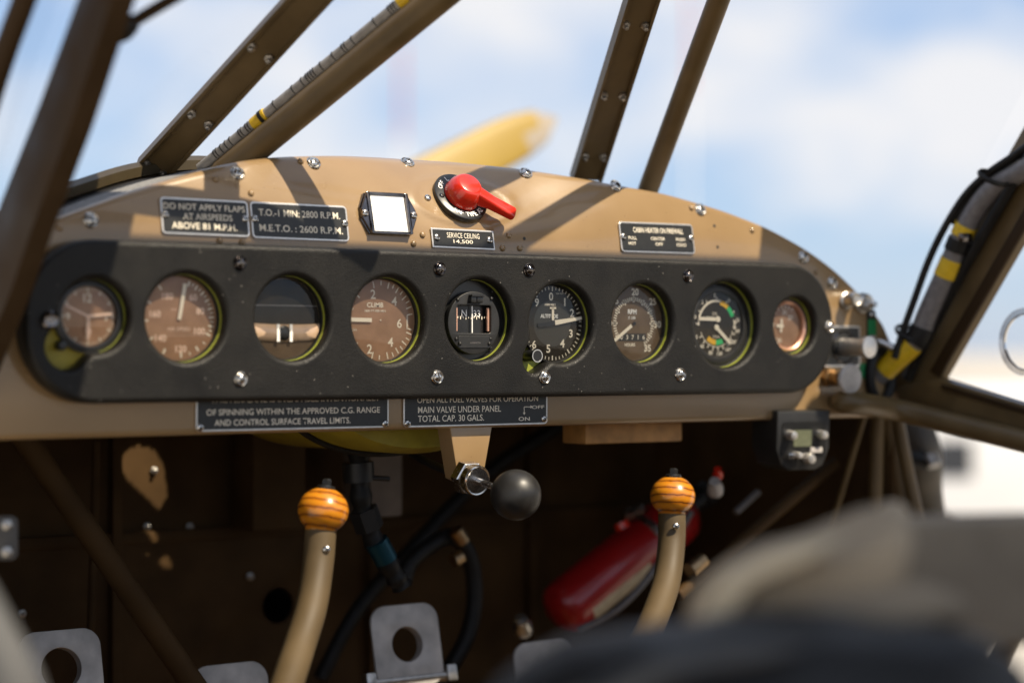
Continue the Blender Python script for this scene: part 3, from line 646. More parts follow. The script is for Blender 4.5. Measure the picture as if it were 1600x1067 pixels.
placard('flap_placard', 'engraved black placard reading DO NOT APPLY FLAPS', [(248, 308), (386, 316), (388, 371), (252, 366)],
        [('DO NOT APPLY FLAPS', -.01, .52, .93, .17), ('AT AIRSPEEDS', .05, .0, .56, .17), ('ABOVE 81 M.P.H.', -.04, -.52, .74, .18)], [(-.91, .04), (.91, .0)])
placard('engine_speed_placard', 'engraved black placard reading T.O. 2800 and M.E.T.O. 2600 R.P.M.', [(390, 315), (540, 324), (543, 378), (392, 373)],
        [('T.O.-1 MIN: 2800 R.P.M.', .0, .42, .84, .19), ('M.E.T.O. : 2600 R.P.M.', .01, -.42, .86, .19)], [(-.93, .05), (.93, .0)])
placard('ceiling_placard', 'small engraved placard reading SERVICE CEILING 14,500', [(672, 357), (769.5, 361.5), (771, 392), (673.5, 387)],
        [('SERVICE CEILING', .0, .32, .52, .26), ('14,500', -.02, -.32, .31, .22)], [(-.84, .02), (.84, .0)], corner=0.0008)
placard('heater_placard', 'engraved black placard reading CABIN HEATER ON FIREWALL', [(964, 347), (1079, 351), (1085, 398), (970, 394)],
        [('CABIN HEATER ON FIREWALL', .04, .48, .68, .17), ('PULL', -.68, -.06, .11, .10), ('HOT', -.70, -.42, .10, .10), ('CENTER', .0, -.06, .19, .10), ('OFF', .02, -.42, .10, .10), ('PUSH', .62, -.06, .12, .10), ('COLD', .63, -.42, .13, .10)],
        [(-.92, .0), (.92, .05)])
placard('spinning_placard', 'engraved black placard about spinning and C.G. RANGE below the fascia', [(304, 613), (605, 611), (606, 667), (305, 675)],
        [('THIS AIRPLANE IS INCAPABLE INTENTIONALLY', .02, .60, .88, .13), ('OF SPINNING WITHIN THE APPROVED C.G. RANGE', .0, -.02, .90, .16), ('AND CONTROL SURFACE TRAVEL LIMITS.', -.12, -.56, .70, .16)], [(-.96, -.78), (.96, -.78)])
t, wd, ht = placard('fuel_placard', 'engraved black placard reading OPEN ALL FUEL VALVES and TOTAL CAP. 30 GALS.', [(628, 604), (853, 604), (853.5, 661), (629, 669)],
        [('OPEN ALL FUEL VALVES FOR OPERATION', .02, .36, .84, .15), ('MAIN VALVE UNDER PANEL', -.24, -.14, .57, .16), ('TOTAL CAP. 30 GALS.', -.36, -.58, .45, .16), ('OFF', .86, -.10, .09, .085), ('ON', .66, -.70, .08, .10)], [(-.95, -.80), (.95, -.72)])
a0 = Vector((wd/2*.66, -ht/2*.08)); 
obj('arrow', join(bar2(a0, a0+Vector((wd*.06, 0)), .0007, 0.00135, .0001), bar2(a0+Vector((wd*.045, 0)), a0+Vector((wd*.065, 0)), .003, 0.00135, .0001, .0001),
                  bar2(a0, a0-Vector((0, ht*.16)), .0007, 0.00135, .0001), bar2(a0-Vector((0, ht*.14)), a0-Vector((0, ht*.21)), .003, 0.00135, .0001, .0001)), ivory, t)

# ------------------------------------------------------------------ card holder (white square in dark frame)
P = [surf(*q) for q in [(564, 307), (629, 306), (640, 368), (572, 369)]]; c = sum((p[0] for p in P), Vector())/4
n = (sum((p[1] for p in P), Vector())/4+Vector((0, -0.35, 0))).normalized(); M = frame(c+n*0.004, n); 
t = thing('card_holder', 'blank white square card in a dark chrome frame with pointed side ears', 'card holder', M)
hw, hh = 0.0214, 0.0192
obj('back_plate', prism([(-hw-.002, -hh-.001), (hw+.002, -hh-.001), (hw+.0095, -.006), (hw+.0095, .006), (hw+.002, hh+.001), (-hw-.002, hh+.001), (-hw-.0095, .006), (-hw-.0095, -.006)], -0.006, 0.0012, 0.0006), dchrome, t)
obj('card', prism(rrect(2*hw-.003, 2*hh-.003, .0005), 0.0012, 0.0030), card, t)
fr = []
for s in (-1, 1):
    fr.append(box(-hw-.001, hw+.001, s*hh-.0013, s*hh+.0013, .0012, .0048, .0006)); fr.append(box(s*hw-.0018, s*hw+.0018, -hh-.001, hh+.001, .0014, .0056, .0008))
obj('frame', join(*fr), dchrome, t, 30)
for s in (-1, 1):
    obj('ear', xf(prism([(0, -hh), (s*.0075, -.004), (s*.0075, .004), (0, hh)][::s], 0, .003, .0008), Matrix.Translation((s*(hw+.0016), 0, .0012))), dchrome, t)
    link('screw', m_scr2, t, Matrix.Translation((s*(hw+.0058), -.001, .0042)))

# ------------------------------------------------------------------ red selector switch
M = frame(selp+seln*0.0035, seln); t = thing('selector_switch', 'red lever selector switch on round black dial', 'switch', M)
RD = 0.0288
obj('dial_plate', lathe([(RD, -0.003), (RD, 0.0020), (RD-.0008, 0.0026), (RD*.55, 0.0028), (0, 0.0028)], 56, cap=False), blk, t, 40)
def arctext(s, r, a0, da, h, z, mat, par, flip=False):
    for i, ch in enumerate(s):
        if ch == ' ': continue
        a = a0+da*i
        text(ch, r*math.sin(R_(a)), r*math.cos(R_(a)), None, h, z, mat, par, 0.02, rot=(-R_(a) if not flip else -R_(a)+math.pi))
arctext('RAF TYPE A2', RD*.80, 216, -8.0, RD*.19, .0030, white, t, True)
arctext('OFF', RD*.80, -62, 9, RD*.17, .0030, white, t); arctext('L', RD*.80, -22, 9, RD*.19, .0030, white, t); arctext('R', RD*.80, 10, 9, RD*.19, .0030, white, t); arctext('BOTH', RD*.80, 36, 9, RD*.17, .0030, white, t)
link('screw', screw_mesh('screw', .0028, .0014, dchrome), t, Matrix.Translation((-RD*.80, -RD*.02, .0028)))
kn = Matrix.Rotation(R_(-33), 4, 'Z') @ Matrix.Diagonal((1.18, 1.18, 1.0, 1))
hub = lathe([(.0158, .0030), (.0160, .0060), (.0146, .0140), (.0118, .0200), (.0104, .0216), (.0094, .0220), (0, .0222)], 36, cap=False)
obj('knob_hub', xf(hub, kn), red, t, 50)
V = []; secs = [(.004, .0075, .004, .021), (.013, .0062, .006, .020), (.024, .0055, .0085, .0185), (.036, .0062, .0095, .0178), (.0445, .0064, .0100, .0172), (.0465, .0050, .0112, .0160)]
for x, hw_, z0, z1 in secs:
    for a, b in ((-1, 0), (-.8, -.0), (.8, 0), (1, 0), (1, .75), (.7, 1), (-.7, 1), (-1, .75)): V.append(Vector((x, a*hw_, z0+(z1-z0)*b)))
F = [tuple(range(8))[::-1], tuple(range(40, 48))]+[(j*8+i, j*8+(i+1) % 8, (j+1)*8+(i+1) % 8, (j+1)*8+i) for j in range(5) for i in range(8)]
lv = obj('lever', xf((V, F), kn), red, t, 45)
bv = lv.modifiers.new('bev', 'BEVEL'); bv.width = .0012; bv.segments = 2; bv.limit_method = 'ANGLE'; bv.angle_limit = R_(35)
for px, py in ((667, 311), (767, 311)):
    p, n = surf(px, py, .0015); link('plate_screw', m_scr2, t, M.inverted() @ frame(p, n, .4))

# ------------------------------------------------------------------ throttle
p0 = U(737, 668, 0.012); t = thing('throttle_knob', 'black ball throttle knob on a steel rod under a tan bracket', 'throttle', p0)
br = [U(700, 650, 0.004), U(772, 650, 0.004), U(757, 735, 0.004), U(735, 758, 0.004), U(716, 748, 0.004)]
Mb = frame(Vector((0, 0.004, 0)), PN); Ib = Mb.inverted()
obj('bracket', xf(prism([((Ib @ v).x, (Ib @ v).y) for v in br][::-1], -0.022, 0.0, 0.0012), Mb), earth, t, 30, world=True)
ax0 = U(727, 744, -0.002); ax1 = U(806, 773, -0.086); ad = (ax1-ax0).normalized(); Ma = frame(ax0, ad)
def hexprism(r, z0, z1): return lathe([(r*.92, z0), (r, z0+.001), (r, z1-.001), (r*.92, z1)], 6)
obj('hex_nut', xf(hexprism(.0168, -.002, .0105), Ma), chrome, t, 20, world=True)
obj('knurled_collar', xf(join(lathe([(.0125, .0105), (.0142, .012), (.0144, .021), (.0136, .0223), (.0122, .0218), (0, .0210)], 60, cap=False), *[xf(box(.0141, .0148, -.0003, .0003, .0125, .0205), Matrix.Rotation(a*math.pi/24, 4, 'Z')) for a in range(48)]), Ma), chrome, t, 25, world=True)
obj('collar_face', xf(lathe([(.0121, .0219), (.0030, .0222)], 40, cap=False), Ma), pbr('speckled_chrome', (.35, .35, .36), .25, 1, var=.7, vs=900), t, 40, world=True)
ln = (ax1-ax0).length
obj('rod', xf(lathe([(.0033, .018), (.0033, ln*.55), (.0028, ln*.56), (.0028, ln-.015)], 20), Ma), chrome, t, 40, world=True)
rbv = 40.0*depth(ax1)/FPX
obj('ball', xf(lathe([(rbv*math.sin(math.pi*i/24), -rbv*math.cos(math.pi*i/24)) for i in range(25)], 40, cap=False), frame(ax1, ad)), pbr('worn_black_ball', (.018, .017, .016), .42, var=.3, vs=60, rvar=.1), t, 180, world=True)
# ------------------------------------------------------------------ control sticks
def stick(label, knob, pts, rk, rt):
    base = U(pts[-1][0], pts[-1][1], pts[-1][2]); t = thing('control_stick', label, 'control stick', base, 'curved control sticks')
    P = [U(*q) for q in pts]
    obj('tube', tube(P, rt, 28, k=8), stickp, t, 60, world=True)
    kc = U(knob[0], knob[1], pts[0][2]); ax = (kc-P[0]).normalized(); M = frame(kc, ax)
    prof = [(rt*.90, -rk*1.25), (rt*.97, -rk*1.02)]+[(max(rt*1.0, rk*math.cos(R_(a))) if a < 0 else rk*math.cos(R_(a)), rk*.90*math.sin(R_(a))) for a in range(-62, 84, 6)]+[(0, rk*.90)]
    o = link('knob', mesh('knob', *lathe(prof, 40, cap=False), wood, 60), t, RM[t.name].inverted() @ M)
    obj('cap_nut', xf(join(lathe([(rk*.36, rk*.78), (rk*.36, rk*.92), (rk*.30, rk*.98), (0, rk*.98)], 20, cap=False), lathe([(rk*.20, rk*.95), (rk*.20, rk*1.18), (rk*.13, rk*1.24), (0, rk*1.24)], 6, cap=False)), M), blk, t, 30, world=True)
    return t, P
rt = .0142
t, P = stick('tan control stick with ringed orange wooden knob, nearer of the two', (505, 797), [(501, 828, -.03), (497, 880, -.035), (486, 950, -.05), (466, 1015, -.075), (445, 1080, -.11), (425, 1150, -.15), (408, 1300, -.22)], .0232, rt)
pp = U(510, 858, -.047); link('screw', m_scr2, t, RM[t.name].inverted() @ frame(pp, Vector((-.45, -.9, .05)), .3))
t, P = stick('tan control stick with ringed orange wooden knob, beside the red extinguisher', (1051, 775), [(1050, 802, -.03), (1049, 850, -.035), (1041, 910, -.05), (1022, 965, -.075), (998, 1020, -.11), (975, 1080, -.15), (955, 1240, -.22)], .0232, rt)
pp = U(1056, 822, -.047); link('screw', m_scr2, t, RM[t.name].inverted() @ frame(pp, Vector((-.45, -.9, .05)), .3))

# ------------------------------------------------------------------ windscreen tubes and posts
def round_tube(name, label, a, b, r, ext, mat=tube_br, cat='tube', group=None):
    d = b-a; o = obj(name, tube([a-d*0.04, b+d*ext], r, 28, smooth=False), mat, world=True, smooth=60); tag(o, label, cat, group); return o
GT = 'tubes and posts of the windscreen frame'
T2a, T2b = U(362, 262, .075), U(682, 0, -.125)
def upto(a, b, z): return (z-b.z)/(b.z-a.z)
round_tube('windscreen_tube', 'thick olive brown tube rising from the panel beside a taped cable', T2a, T2b, .0140, upto(T2a, T2b, .350), group=GT)
T4a, T4b = U(1013, 296, .075), U(1123, 0, -.115)
round_tube('windscreen_tube', 'thin olive brown round tube, farthest right of those behind the panel', T4a, T4b, .0112, upto(T4a, T4b, .53), group=GT)
def post(label, a, b, wd, face, rows, fl, zt_=.50):
    b = b+(b-a)*upto(a, b, zt_)
    vf, s, n, d = strip(a, b, wd, .004, face)
    t = thing('windscreen_post', label, 'post', a, GT)
    obj('web', vf, tube_br, t, world=True)
    for e in (-1, 1):
        vf2, *_ = strip(a+s*(e*wd/2)+n*fl, b+s*(e*wd/2)+n*fl, .003, .014, n); obj('flange', vf2, tube_br, t, world=True)
    for f in rows:
        for e in (-1, 1):
            q = a+(b-a)*f+s*(e*wd*.33)+n*.0025
            M = RM[t.name].inverted() @ frame(q, n, f*7, xdir=d); link('bolt', m_bolt, t, M)
    return t
m_bolt = mesh('bolt', *join(lathe([(.0046, 0), (.0046, .0026), (.0038, .0030)], 6), lathe([(.0022, .003), (.0022, .0075), (.0015, .008), (0, .008)], 12, cap=False)), steel, 30)
face = Vector((-.35, -.9, -.35))
a, b = U(236, 268, .14), U(480, 0, -.07); zz_ = 1/(1+upto(a, b, .352)); T1e = b+(b-a)*upto(a, b, .352); T2e = T2b+(T2b-T2a)*upto(T2a, T2b, .350)
post('olive brown channel post with bolts at the left of the windscreen', a, b, .029, face, [zz_*f for f in (.03, .335, .72)], .0, .352)
o = obj('cross_tube', tube([Vector((XL, T1e.y+.02, .352)), T1e, T2e, T2e+(T2e-T1e)*.25], .0125, 20), tube_br, world=True, smooth=60); tag(o, 'olive brown cross tube joining the tops of the left windscreen tubes', 'tube', GT)
a, b = U(915, 280, .13), U(1003, 0, -.05); zz_ = 1/(1+upto(a, b, .50))
post('olive brown channel post with paired bolts right of the propeller', a, b, .031, face, [zz_*f for f in (.15, .5, .88, 1.25)], .0)
# windscreen sill and felt seal
sill_px = [(-40, 372, .02), (60, 322, .06), (130, 296, .10), (215, 272, .135), (330, 262, .145)]
sp = [U(*q) for q in sill_px]+[U(600, 285, .15), U(900, 315, .13), U(1200, 400, .09), U(1385, 560, .03)]
t = thing('windscreen_sill', 'olive brown curved windscreen sill behind the left of the panel', 'sill', sp[2])
SP = smoothpath(sp, 8); V = []; F = []
for p in SP:
    for dy, dz in ((.002, -.006), (-.010, -.003), (-.010, .006), (-.002, .011), (.010, .010)): V.append(p+Vector((0, dy, dz)))
for i in range(len(SP)-1):
    for j in range(4): F.append((i*5+j, i*5+j+1, (i+1)*5+j+1, (i+1)*5+j))
obj('rail', (V, F), pbr('olive_sill_paint', (.050, .036, .016), .45, var=.2, vs=25), t, 40, world=True)
V = []; F = []
for i, p in enumerate(SP):
    zt = ztops(p.x); e_ = Vector((p.x, lean(zt, p.x)+.012, zt-.001)); u_ = p+Vector((0, -.003, -.005)); V += [u_, e_.lerp(u_, .58), e_]
obj('rubber_gap', (V, [(3*i, 3*i+3, 3*i+4, 3*i+1) for i in range(len(SP)-1)]), rubber, t, 60, world=True)
obj('felt_seal', (V, [(3*i+1, 3*i+4, 3*i+5, 3*i+2) for i in range(len(SP)-1)]), felt, t, 60, world=True)
# windscreen panes
def pane(name, label, pts, cat='window pane'):
    o = obj(name, (pts, [tuple(range(len(pts)))]), wglass, world=True); tag(o, label, cat, 'clear panes around the cockpit'); return o
hdr = [Vector((x, -.322, RZ-.005)) for x in (-.56, -.12, .16, .60)]
c_l, c_r = U(236, 262, .15), U(915, 275, .145)
pane('windscreen', 'clear windscreen pane left of the bolted post', [U(-30, 362, .03), c_l, hdr[1], hdr[0]])
pane('windscreen', 'clear centre windscreen pane showing the yellow propeller blade', [c_l, c_r, hdr[2], hdr[1]])
pane('windscreen', 'clear windscreen pane showing clouds right of the thin tube', [c_r, U(1385, 545, .035), hdr[3], hdr[2]])
# cable on the thick tube
d = (T2b-T2a).normalized(); sd = d.cross(FW).normalized()
if sd.x > 0: sd = -sd
def cab(f): return T2a+(T2b-T2a)*f+sd*.0175+Vector((0, .003, 0))
t = thing('taped_cable', 'grey spiral cable with yellow tape bands along the thick tube', 'cable', cab(0))
obj('cable', tube([cab(f/10.0) for f in range(-1, 16)], .0052, 12, k=2), pbr('light_grey_wrap', (.30, .28, .26), .45, var=.2, vs=140), t, 60, world=True)
for f0, f1 in ((.175, .215), (.228, .24), (.89, .93), (.95, .965)): obj('yellow_tape', tube([cab(f0), cab(f1)], .0062, 14, smooth=False), yel, t, 60, world=True)
obj('tie', tube([cab(.215), cab(.229)], .0070, 12, smooth=False), rubber, t, 60, world=True)
sv = []
for i in range(120):
    f = -.05+1.4*i/120
    if .16 < f < .25 or .88 < f < .97: continue
    if random.random() < .33:
        a_ = random.random()*2; sv.append(tube([cab(f)+sd*.0003, cab(f+.004)+sd*.0003], .0055, 10, smooth=False))
obj('spiral_wrap', join(*sv), rubber, t, 60, world=True)
# ------------------------------------------------------------------ right hand pillar and window
def xprism(pix, X, th, bev=.001):
    P = [UX(px, py, X) for px, py in pix]; M = frame(Vector((X, 0, 0)), Vector((-1, 0, 0)), xdir=(0, -1, 0)); I = M.inverted()
    return xf(prism([((I @ p).x, (I @ p).y) for p in P], -th, 0, bev), M)
t = thing('door_pillar', 'olive brown raked pillar framing the far side window', 'pillar', UX(1420, 610, .565), 'raked pillars at the sides')
obj('pillar', xprism([(1388, 612), (1392, 560), (1470, 425), (1596, 205), (1800, -160), (1960, -160), (1700, 180), (1600, 355), (1466, 588), (1462, 620)], .565, .018), tube_br, t, 30, world=True)
obj('glazing_strip', xprism([(1452, 580), (1586, 350), (1700, 150), (1712, 150), (1602, 355), (1466, 590)], .561, .004), dkearth, t, 30, world=True)
for px, py in ((1522, 440), (1466, 534), (1432, 602), (1578, 345), (1410, 614)):
    link('screw', m_scr2, t, RM[t.name].inverted() @ frame(UX(px, py, .5645), Vector((-1, 0, 0)), px))
t = thing('window_frame', 'olive brown lower frame rail of the far side window', 'window frame', UX(1500, 620, .562))
obj('rail', xprism([(1400, 606), (1466, 592), (1700, 664), (1700, 702), (1450, 640), (1404, 628)], .5595, .02), tube_br, t, 30, world=True)
obj('inner_channel', xprism([(1470, 600), (1700, 668), (1700, 676), (1470, 608)], .5560, .003), dkearth, t, 30, world=True)
for px, py in ((1554, 643), (1480, 624)): link('screw', m_scr2, t, RM[t.name].inverted() @ frame(UX(px, py, .5592), Vector((-1, 0, 0)), px))
t = thing('side_window', 'clear far side window pane with round vent', 'window pane', UX(1500, 600, .572), 'clear panes around the cockpit')
obj('pane', ([UX(*q, .572) for q in ((1462, 604), (1600, 360), (1900, -150), (2100, -150), (1800, 700), (1700, 680))], [(0, 1, 2, 3, 4, 5)]), wglass, t, world=True)
vc = UX(1606, 534, .569); Mv = frame(vc, Vector((-1, 0, 0)), xdir=(0, -1, 0))
obj('vent_ring', xf(lathe([(.0300, 0), (.0300, .004), (.0370, .004), (.0372, 0)], 48, cap=False), Mv), glassy('vent_plastic', (.80, .80, .82), 1.6, .05), t, 40, world=True)
obj('vent_edge', xf(lathe([(.0296, .003), (.0304, .0046), (.0312, .003)], 48, cap=False), Mv), greyc, t, 40, world=True)
# grab tube below window
P = [U(1304, 628, -.004), U(1330, 629, -.03), UX(1400, 640, .52), UX(1490, 662, .545), UX(1600, 689, .555), UX(1760, 732, .56)]
o = obj('cabin_tube', tube(P, lambda t_: .0125 if t_ > .12 else .0085+.033*t_, 24), tube_br, world=True, smooth=60); tag(o, 'olive brown round tube running from the panel end under the far window', 'tube')
# cables along the pillar
def pxpath(pts): return [UX(px, py, X) for px, py, X in pts]
t = thing('conduit', 'grey conduit with yellow tape bands climbing the far pillar', 'conduit', UX(1390, 585, .53))
cp = [(1372, 588, .520), (1398, 563, .526), (1432, 530, .535), (1450, 488, .540), (1482, 418, .545), (1508, 357, .548), (1536, 312, .550), (1562, 288, .553), (1605, 262, .556), (1680, 200, .553), (1760, 60, .553), (1850, -150, .553)]
obj('conduit_tube', tube(pxpath(cp), .0118, 20), greyc, t, 60, world=True)
C_ = smoothpath(pxpath(cp), 10)
def seg(i0, i1, r, mat, name): obj(name, tube(C_[i0:i1+1], r, 20, smooth=False), mat, t, 60, world=True)
seg(4, 18, .0132, yel, 'yellow_tape'); seg(19, 25, .0138, rubber, 'black_tape'); seg(38, 42, .0128, yel, 'yellow_tape'); seg(44, 47, .0134, rubber, 'tie'); seg(48, 51, .0130, yel, 'yellow_tape')
obj('grommet', tube([U(1376+17*math.cos(a_), 588+38*math.sin(a_), -.004) for a_ in [math.pi*2*i/16 for i in range(17)]], .006, 12, k=3), rubber, t, 60, world=True)
obj('hook', xf(box(-.006, .006, -.005, .005, .0, .012, .002), frame(UX(1512, 372, .536), Vector((-1, -.3, 0)))), dchrome, t, 30, world=True)
t = thing('black_cable', 'thin black cable tied alongside the grey conduit', 'cable', UX(1405, 555, .52))
bc = [(1398, 560, .515), (1410, 520, .520), (1428, 470, .525), (1452, 405, .530), (1478, 352, .535), (1510, 303, .540), (1548, 268, .545), (1605, 228, .55), (1690, 150, .550), (1760, 30, .550), (1850, -180, .550)]
obj('cable', tube(pxpath(bc), .0042, 14), rubber, t, 60, world=True)
obj('cable', tube([p+Vector((.006, -.004, .002)) for p in pxpath(bc[4:])], .0040, 14), rubber, t, 60, world=True)
for px, py, s in ((1552, 278, 1), (1424, 522, 1.1)):
    q = UX(px, py, .535); obj('cable_tie', xf(join(lathe([(.017*s, -.003), (.0185*s, 0), (.017*s, .003)], 24, cap=False), box(.012, .022, -.004, .004, -.004, .006, .001)), frame(q, Vector((0, -.5, .86)))), rubber, t, 40, world=True)
# long black seal in front of the pillar
o = obj('rubber_seal', tube(pxpath([(1418, 592, .553), (1440, 545, .553), (1500, 430, .553), (1560, 325, .553), (1620, 222, .553), (1720, 50, .553), (1840, -160, .553)]), .0062, 12), rubber, world=True, smooth=60); tag(o, 'black rubber seal along the inner edge of the far pillar', 'seal')
# ------------------------------------------------------------------ switches at the right end of the panel
t = thing('toggle_switch', 'chrome push switches near the top right edge of the panel', 'switch', surf(1330, 475)[0])
for (px, py, r, h_, nm) in ((1321, 470, .0085, .020, 'plunger'), (1346, 474, .0100, .012, 'collar')):
    M = frame(surf(px, py)[0], Vector((-.1, -1, .08))); obj(nm, xf(lathe([(r*1.15, 0), (r*1.15, .004), (r*.9, .005), (r, h_*.8), (r*.8, h_), (r*.4, h_*.92), (0, h_*.95)], 24, cap=False), M), steel, t, 40, world=True)
obj('push_stem', xf(lathe([(.004, .01), (.004, .020), (.003, .022), (0, .022)], 16, cap=False), frame(surf(1348, 478)[0], Vector((-.1, -1, .08)))), chrome, t, 40, world=True)
M = frame(surf(1312, 541, .001)[0], PN); t = thing('pull_control', 'steel cylindrical pull control on a square black plate', 'pull control', M)
obj('plate', prism(rrect(.060, .046, .003), 0, .0012, .0003), alu, t); obj('black_field', prism(rrect(.056, .042, .002), .0012, .0016), plate_black, t)
obj('collar', xf(lathe([(.0165, .0016), (.0175, .003), (.0185, .0016)], 36, cap=False), Matrix.Translation((.004, -.001, 0))), dchrome, t, 40)
Mk = Matrix.Translation((.004, -.001, 0)) @ Matrix.Rotation(R_(4), 4, 'Y')
obj('stem', xf(lathe([(.0105, .0016), (.0095, .032), (.0100, .033)], 28, cap=False), Mk), alu, t, 40)
obj('knob', xf(lathe([(.0100, .032), (.0118, .033), (.0124, .035), (.0118, .039), (0, .040)], 28, cap=False), Mk), alu, t, 40)
M = frame(surf(1360, 537, .001)[0], PN); t = thing('labelled_toggle', 'chrome toggle lever between green label tapes', 'toggle switch', M)
obj('backing_plate', prism(rrect(.0135, .078, .005), 0, .0012, .0003), satin, t)
for y in (.0175, -.017): obj('label_tape', prism(rrect(.0125, .0200, .001), .0012, .0020), green, t)if False else obj('label_tape', xf(prism(rrect(.0125, .0200, .001), .0012, .0020), Matrix.Translation((0, y, 0))), green, t)
obj('lever', xf(tube([(0, 0, .001), (.004, -.003, .012), (.012, -.009, .024)], lambda q: .0030+.0018*q, 14), Matrix.Translation((-.001, .004, 0))), chrome, t, 60)
obj('bushing', xf(lathe([(.0062, .001), (.0062, .005), (.0045, .007), (0, .007)], 20, cap=False), Matrix.Translation((-.001, .004, 0))), steel, t, 40)
for y in (.033, -.033): link('screw', m_scr2, t, Matrix.Translation((0, y, .001)))
o = link('label_tape', mesh('label_tape', *prism(rrect(.0150, .0165, .001), 0, .0008), green), None, frame(surf(1350, 579, .0005)[0], PN)); tag(o, 'loose square of green label tape below the toggle', 'label tape')
M = frame(surf(1294, 588)[0], Vector((.0, -1, -.08))); t = thing('pull_control', 'brass pull control with large flat round knob at the panel corner', 'pull control', M)
obj('lock_nut', lathe([(.0125, 0), (.0125, .008), (.009, .009)], 6), brass, t, 20); obj('neck', lathe([(.0085, .008), (.0085, .016), (.0100, .018), (.0100, .022), (.0065, .023), (.0065, .03)], 24), brass, t, 40)
obj('knob', lathe([(.0065, .028), (.0150, .030), (.0168, .032), (.0166, .035), (.0150, .0365), (0, .037)], 36, cap=False), greyal, t, 40)

# ------------------------------------------------------------------ under the panel
def rod(name, label, pts, r, mat, cat='tube', group=None, n=16, k=6):
    o = obj(name, tube([U(*p) for p in pts], r, n, k=k), mat, world=True, smooth=60); tag(o, label, cat, group); return o
rod('frame_tube', 'dark diagonal fuselage tube crossing the near footwell', [(30, 672, .22), (160, 862, .22), (330, 1110, .22)], .0125, inner)
rod('frame_tube', 'thin dark upright tube by the near pedal', [(150, 690, .40), (146, 860, .40), (138, 1100, .40)], .0045, inner)
rod('frame_tube', 'brown diagonal tube rising beside the red extinguisher', [(1060, 930, .10), (1180, 828, .10), (1305, 722, .10)], .0075, inner)
o = obj('pipe_clip', tube([U(1078, 892, .10), U(1098, 874, .10)], .0100, 16, smooth=False), brass, world=True, smooth=40); tag(o, 'dull brass clip on the diagonal tube beside the extinguisher', 'clip')
# fuel tank belly
tc_ = U(575, 690, .16); V = []; F = []
for j, (y, s) in enumerate(((.06, .90), (.075, 1.0), (.265, 1.0), (.28, .9))):
    for i in range(41):
        a = math.pi*i/40; V.append(Vector((tc_.x+.120*s*math.cos(a), y, tc_.z+.055-(.064*s*math.sin(a)))))
for j in range(3):
    for i in range(40): F.append((j*41+i, j*41+i+1, (j+1)*41+i+1, (j+1)*41+i))
F.append(tuple(range(41))); F.append(tuple(range(123, 164))[::-1])
t = thing('fuel_tank', 'yellow green tank belly showing under the panel', 'tank', tc_); obj('shell', (V, F), yprimer, t, 50, world=True)
obj('strap', tube([Vector((tc_.x+.122*math.cos(a), .13, tc_.z+.055-.066*math.sin(a))) for a in [math.pi*i/24 for i in range(25)]], .0035, 10, k=2), rubber, t, 60, world=True)
# duct box
b0 = U(604, 760, .36); o = obj('duct_box', box(b0.x-.022, b0.x+.022, .36, .42, b0.z-.035, b0.z+.11, .003), pbr('faded_duct_paint', (.16, .125, .10), .6, var=.2, vs=30), world=True, smooth=30); tag(o, 'pale brown upright duct on the firewall', 'duct')
b0 = U(430, 690, .40); o = obj('stowage_box', box(b0.x-.028, b0.x+.04, .40, .455, b0.z-.10, b0.z+.1, .003), inner, world=True, smooth=30); tag(o, 'dark brown box on the firewall beside the duct', 'box')
# hoses
t = thing('fuel_hose', 'black fuel line with fittings and teal sleeve hanging below the tank', 'hose', U(560, 700, .18))
obj('line', tube([U(560, 690, .18), U(562, 740, .18), U(566, 790, .18), U(585, 845, .18), U(612, 890, .18), U(628, 915, .18)], lambda q: .0095+.003*math.sin(q*23)**2, 18), rubber, t, 60, world=True)
obj('valve_body', tube([U(559, 722, .18), U(561, 752, .18)], .0165, 10, smooth=False), satin, t, 40, world=True)
obj('valve_handle', tube([U(560, 745, .17), U(608, 748, .165)], .0028, 10, smooth=False), satin, t, 40, world=True)
obj('fitting', tube([U(567, 795, .18), U(578, 826, .18)], .0155, 6, smooth=False), satin, t, 20, world=True)
obj('teal_sleeve', tube([U(588, 845, .175), U(604, 875, .175)], .0125, 18, smooth=False), teal, t, 40, world=True)
obj('throttle_cable', tube([U(640, 706, .14), U(668, 722, .10), U(705, 738, .03)], .0042, 12), rubber, t, 60, world=True)
t = thing('looped_hose', 'black hose looping behind the throttle down to the pedals', 'hose', U(690, 1060, .3))
obj('hose', tube([U(630, 912, .28), U(640, 880, .28), U(668, 855, .28), U(705, 838, .28), U(732, 865, .28), U(742, 925, .28), U(733, 985, .28), U(708, 1035, .28), U(680, 1080, .28)], .0095, 18), rubber, t, 60, world=True)
for a_, b_ in (((712, 828), (724, 846)), ((708, 876), (720, 869))): obj('brass_end', tube([U(*a_, .262), U(*b_, .262)], .0085, 12, smooth=False), brass, t, 40, world=True)
rod('dark_pipe', 'dark pipe slanting across the firewall behind the throttle', [(500, 1060, .40), (560, 950, .40), (650, 850, .40), (760, 740, .40), (880, 660, .40)], .009, rubber, 'pipe')
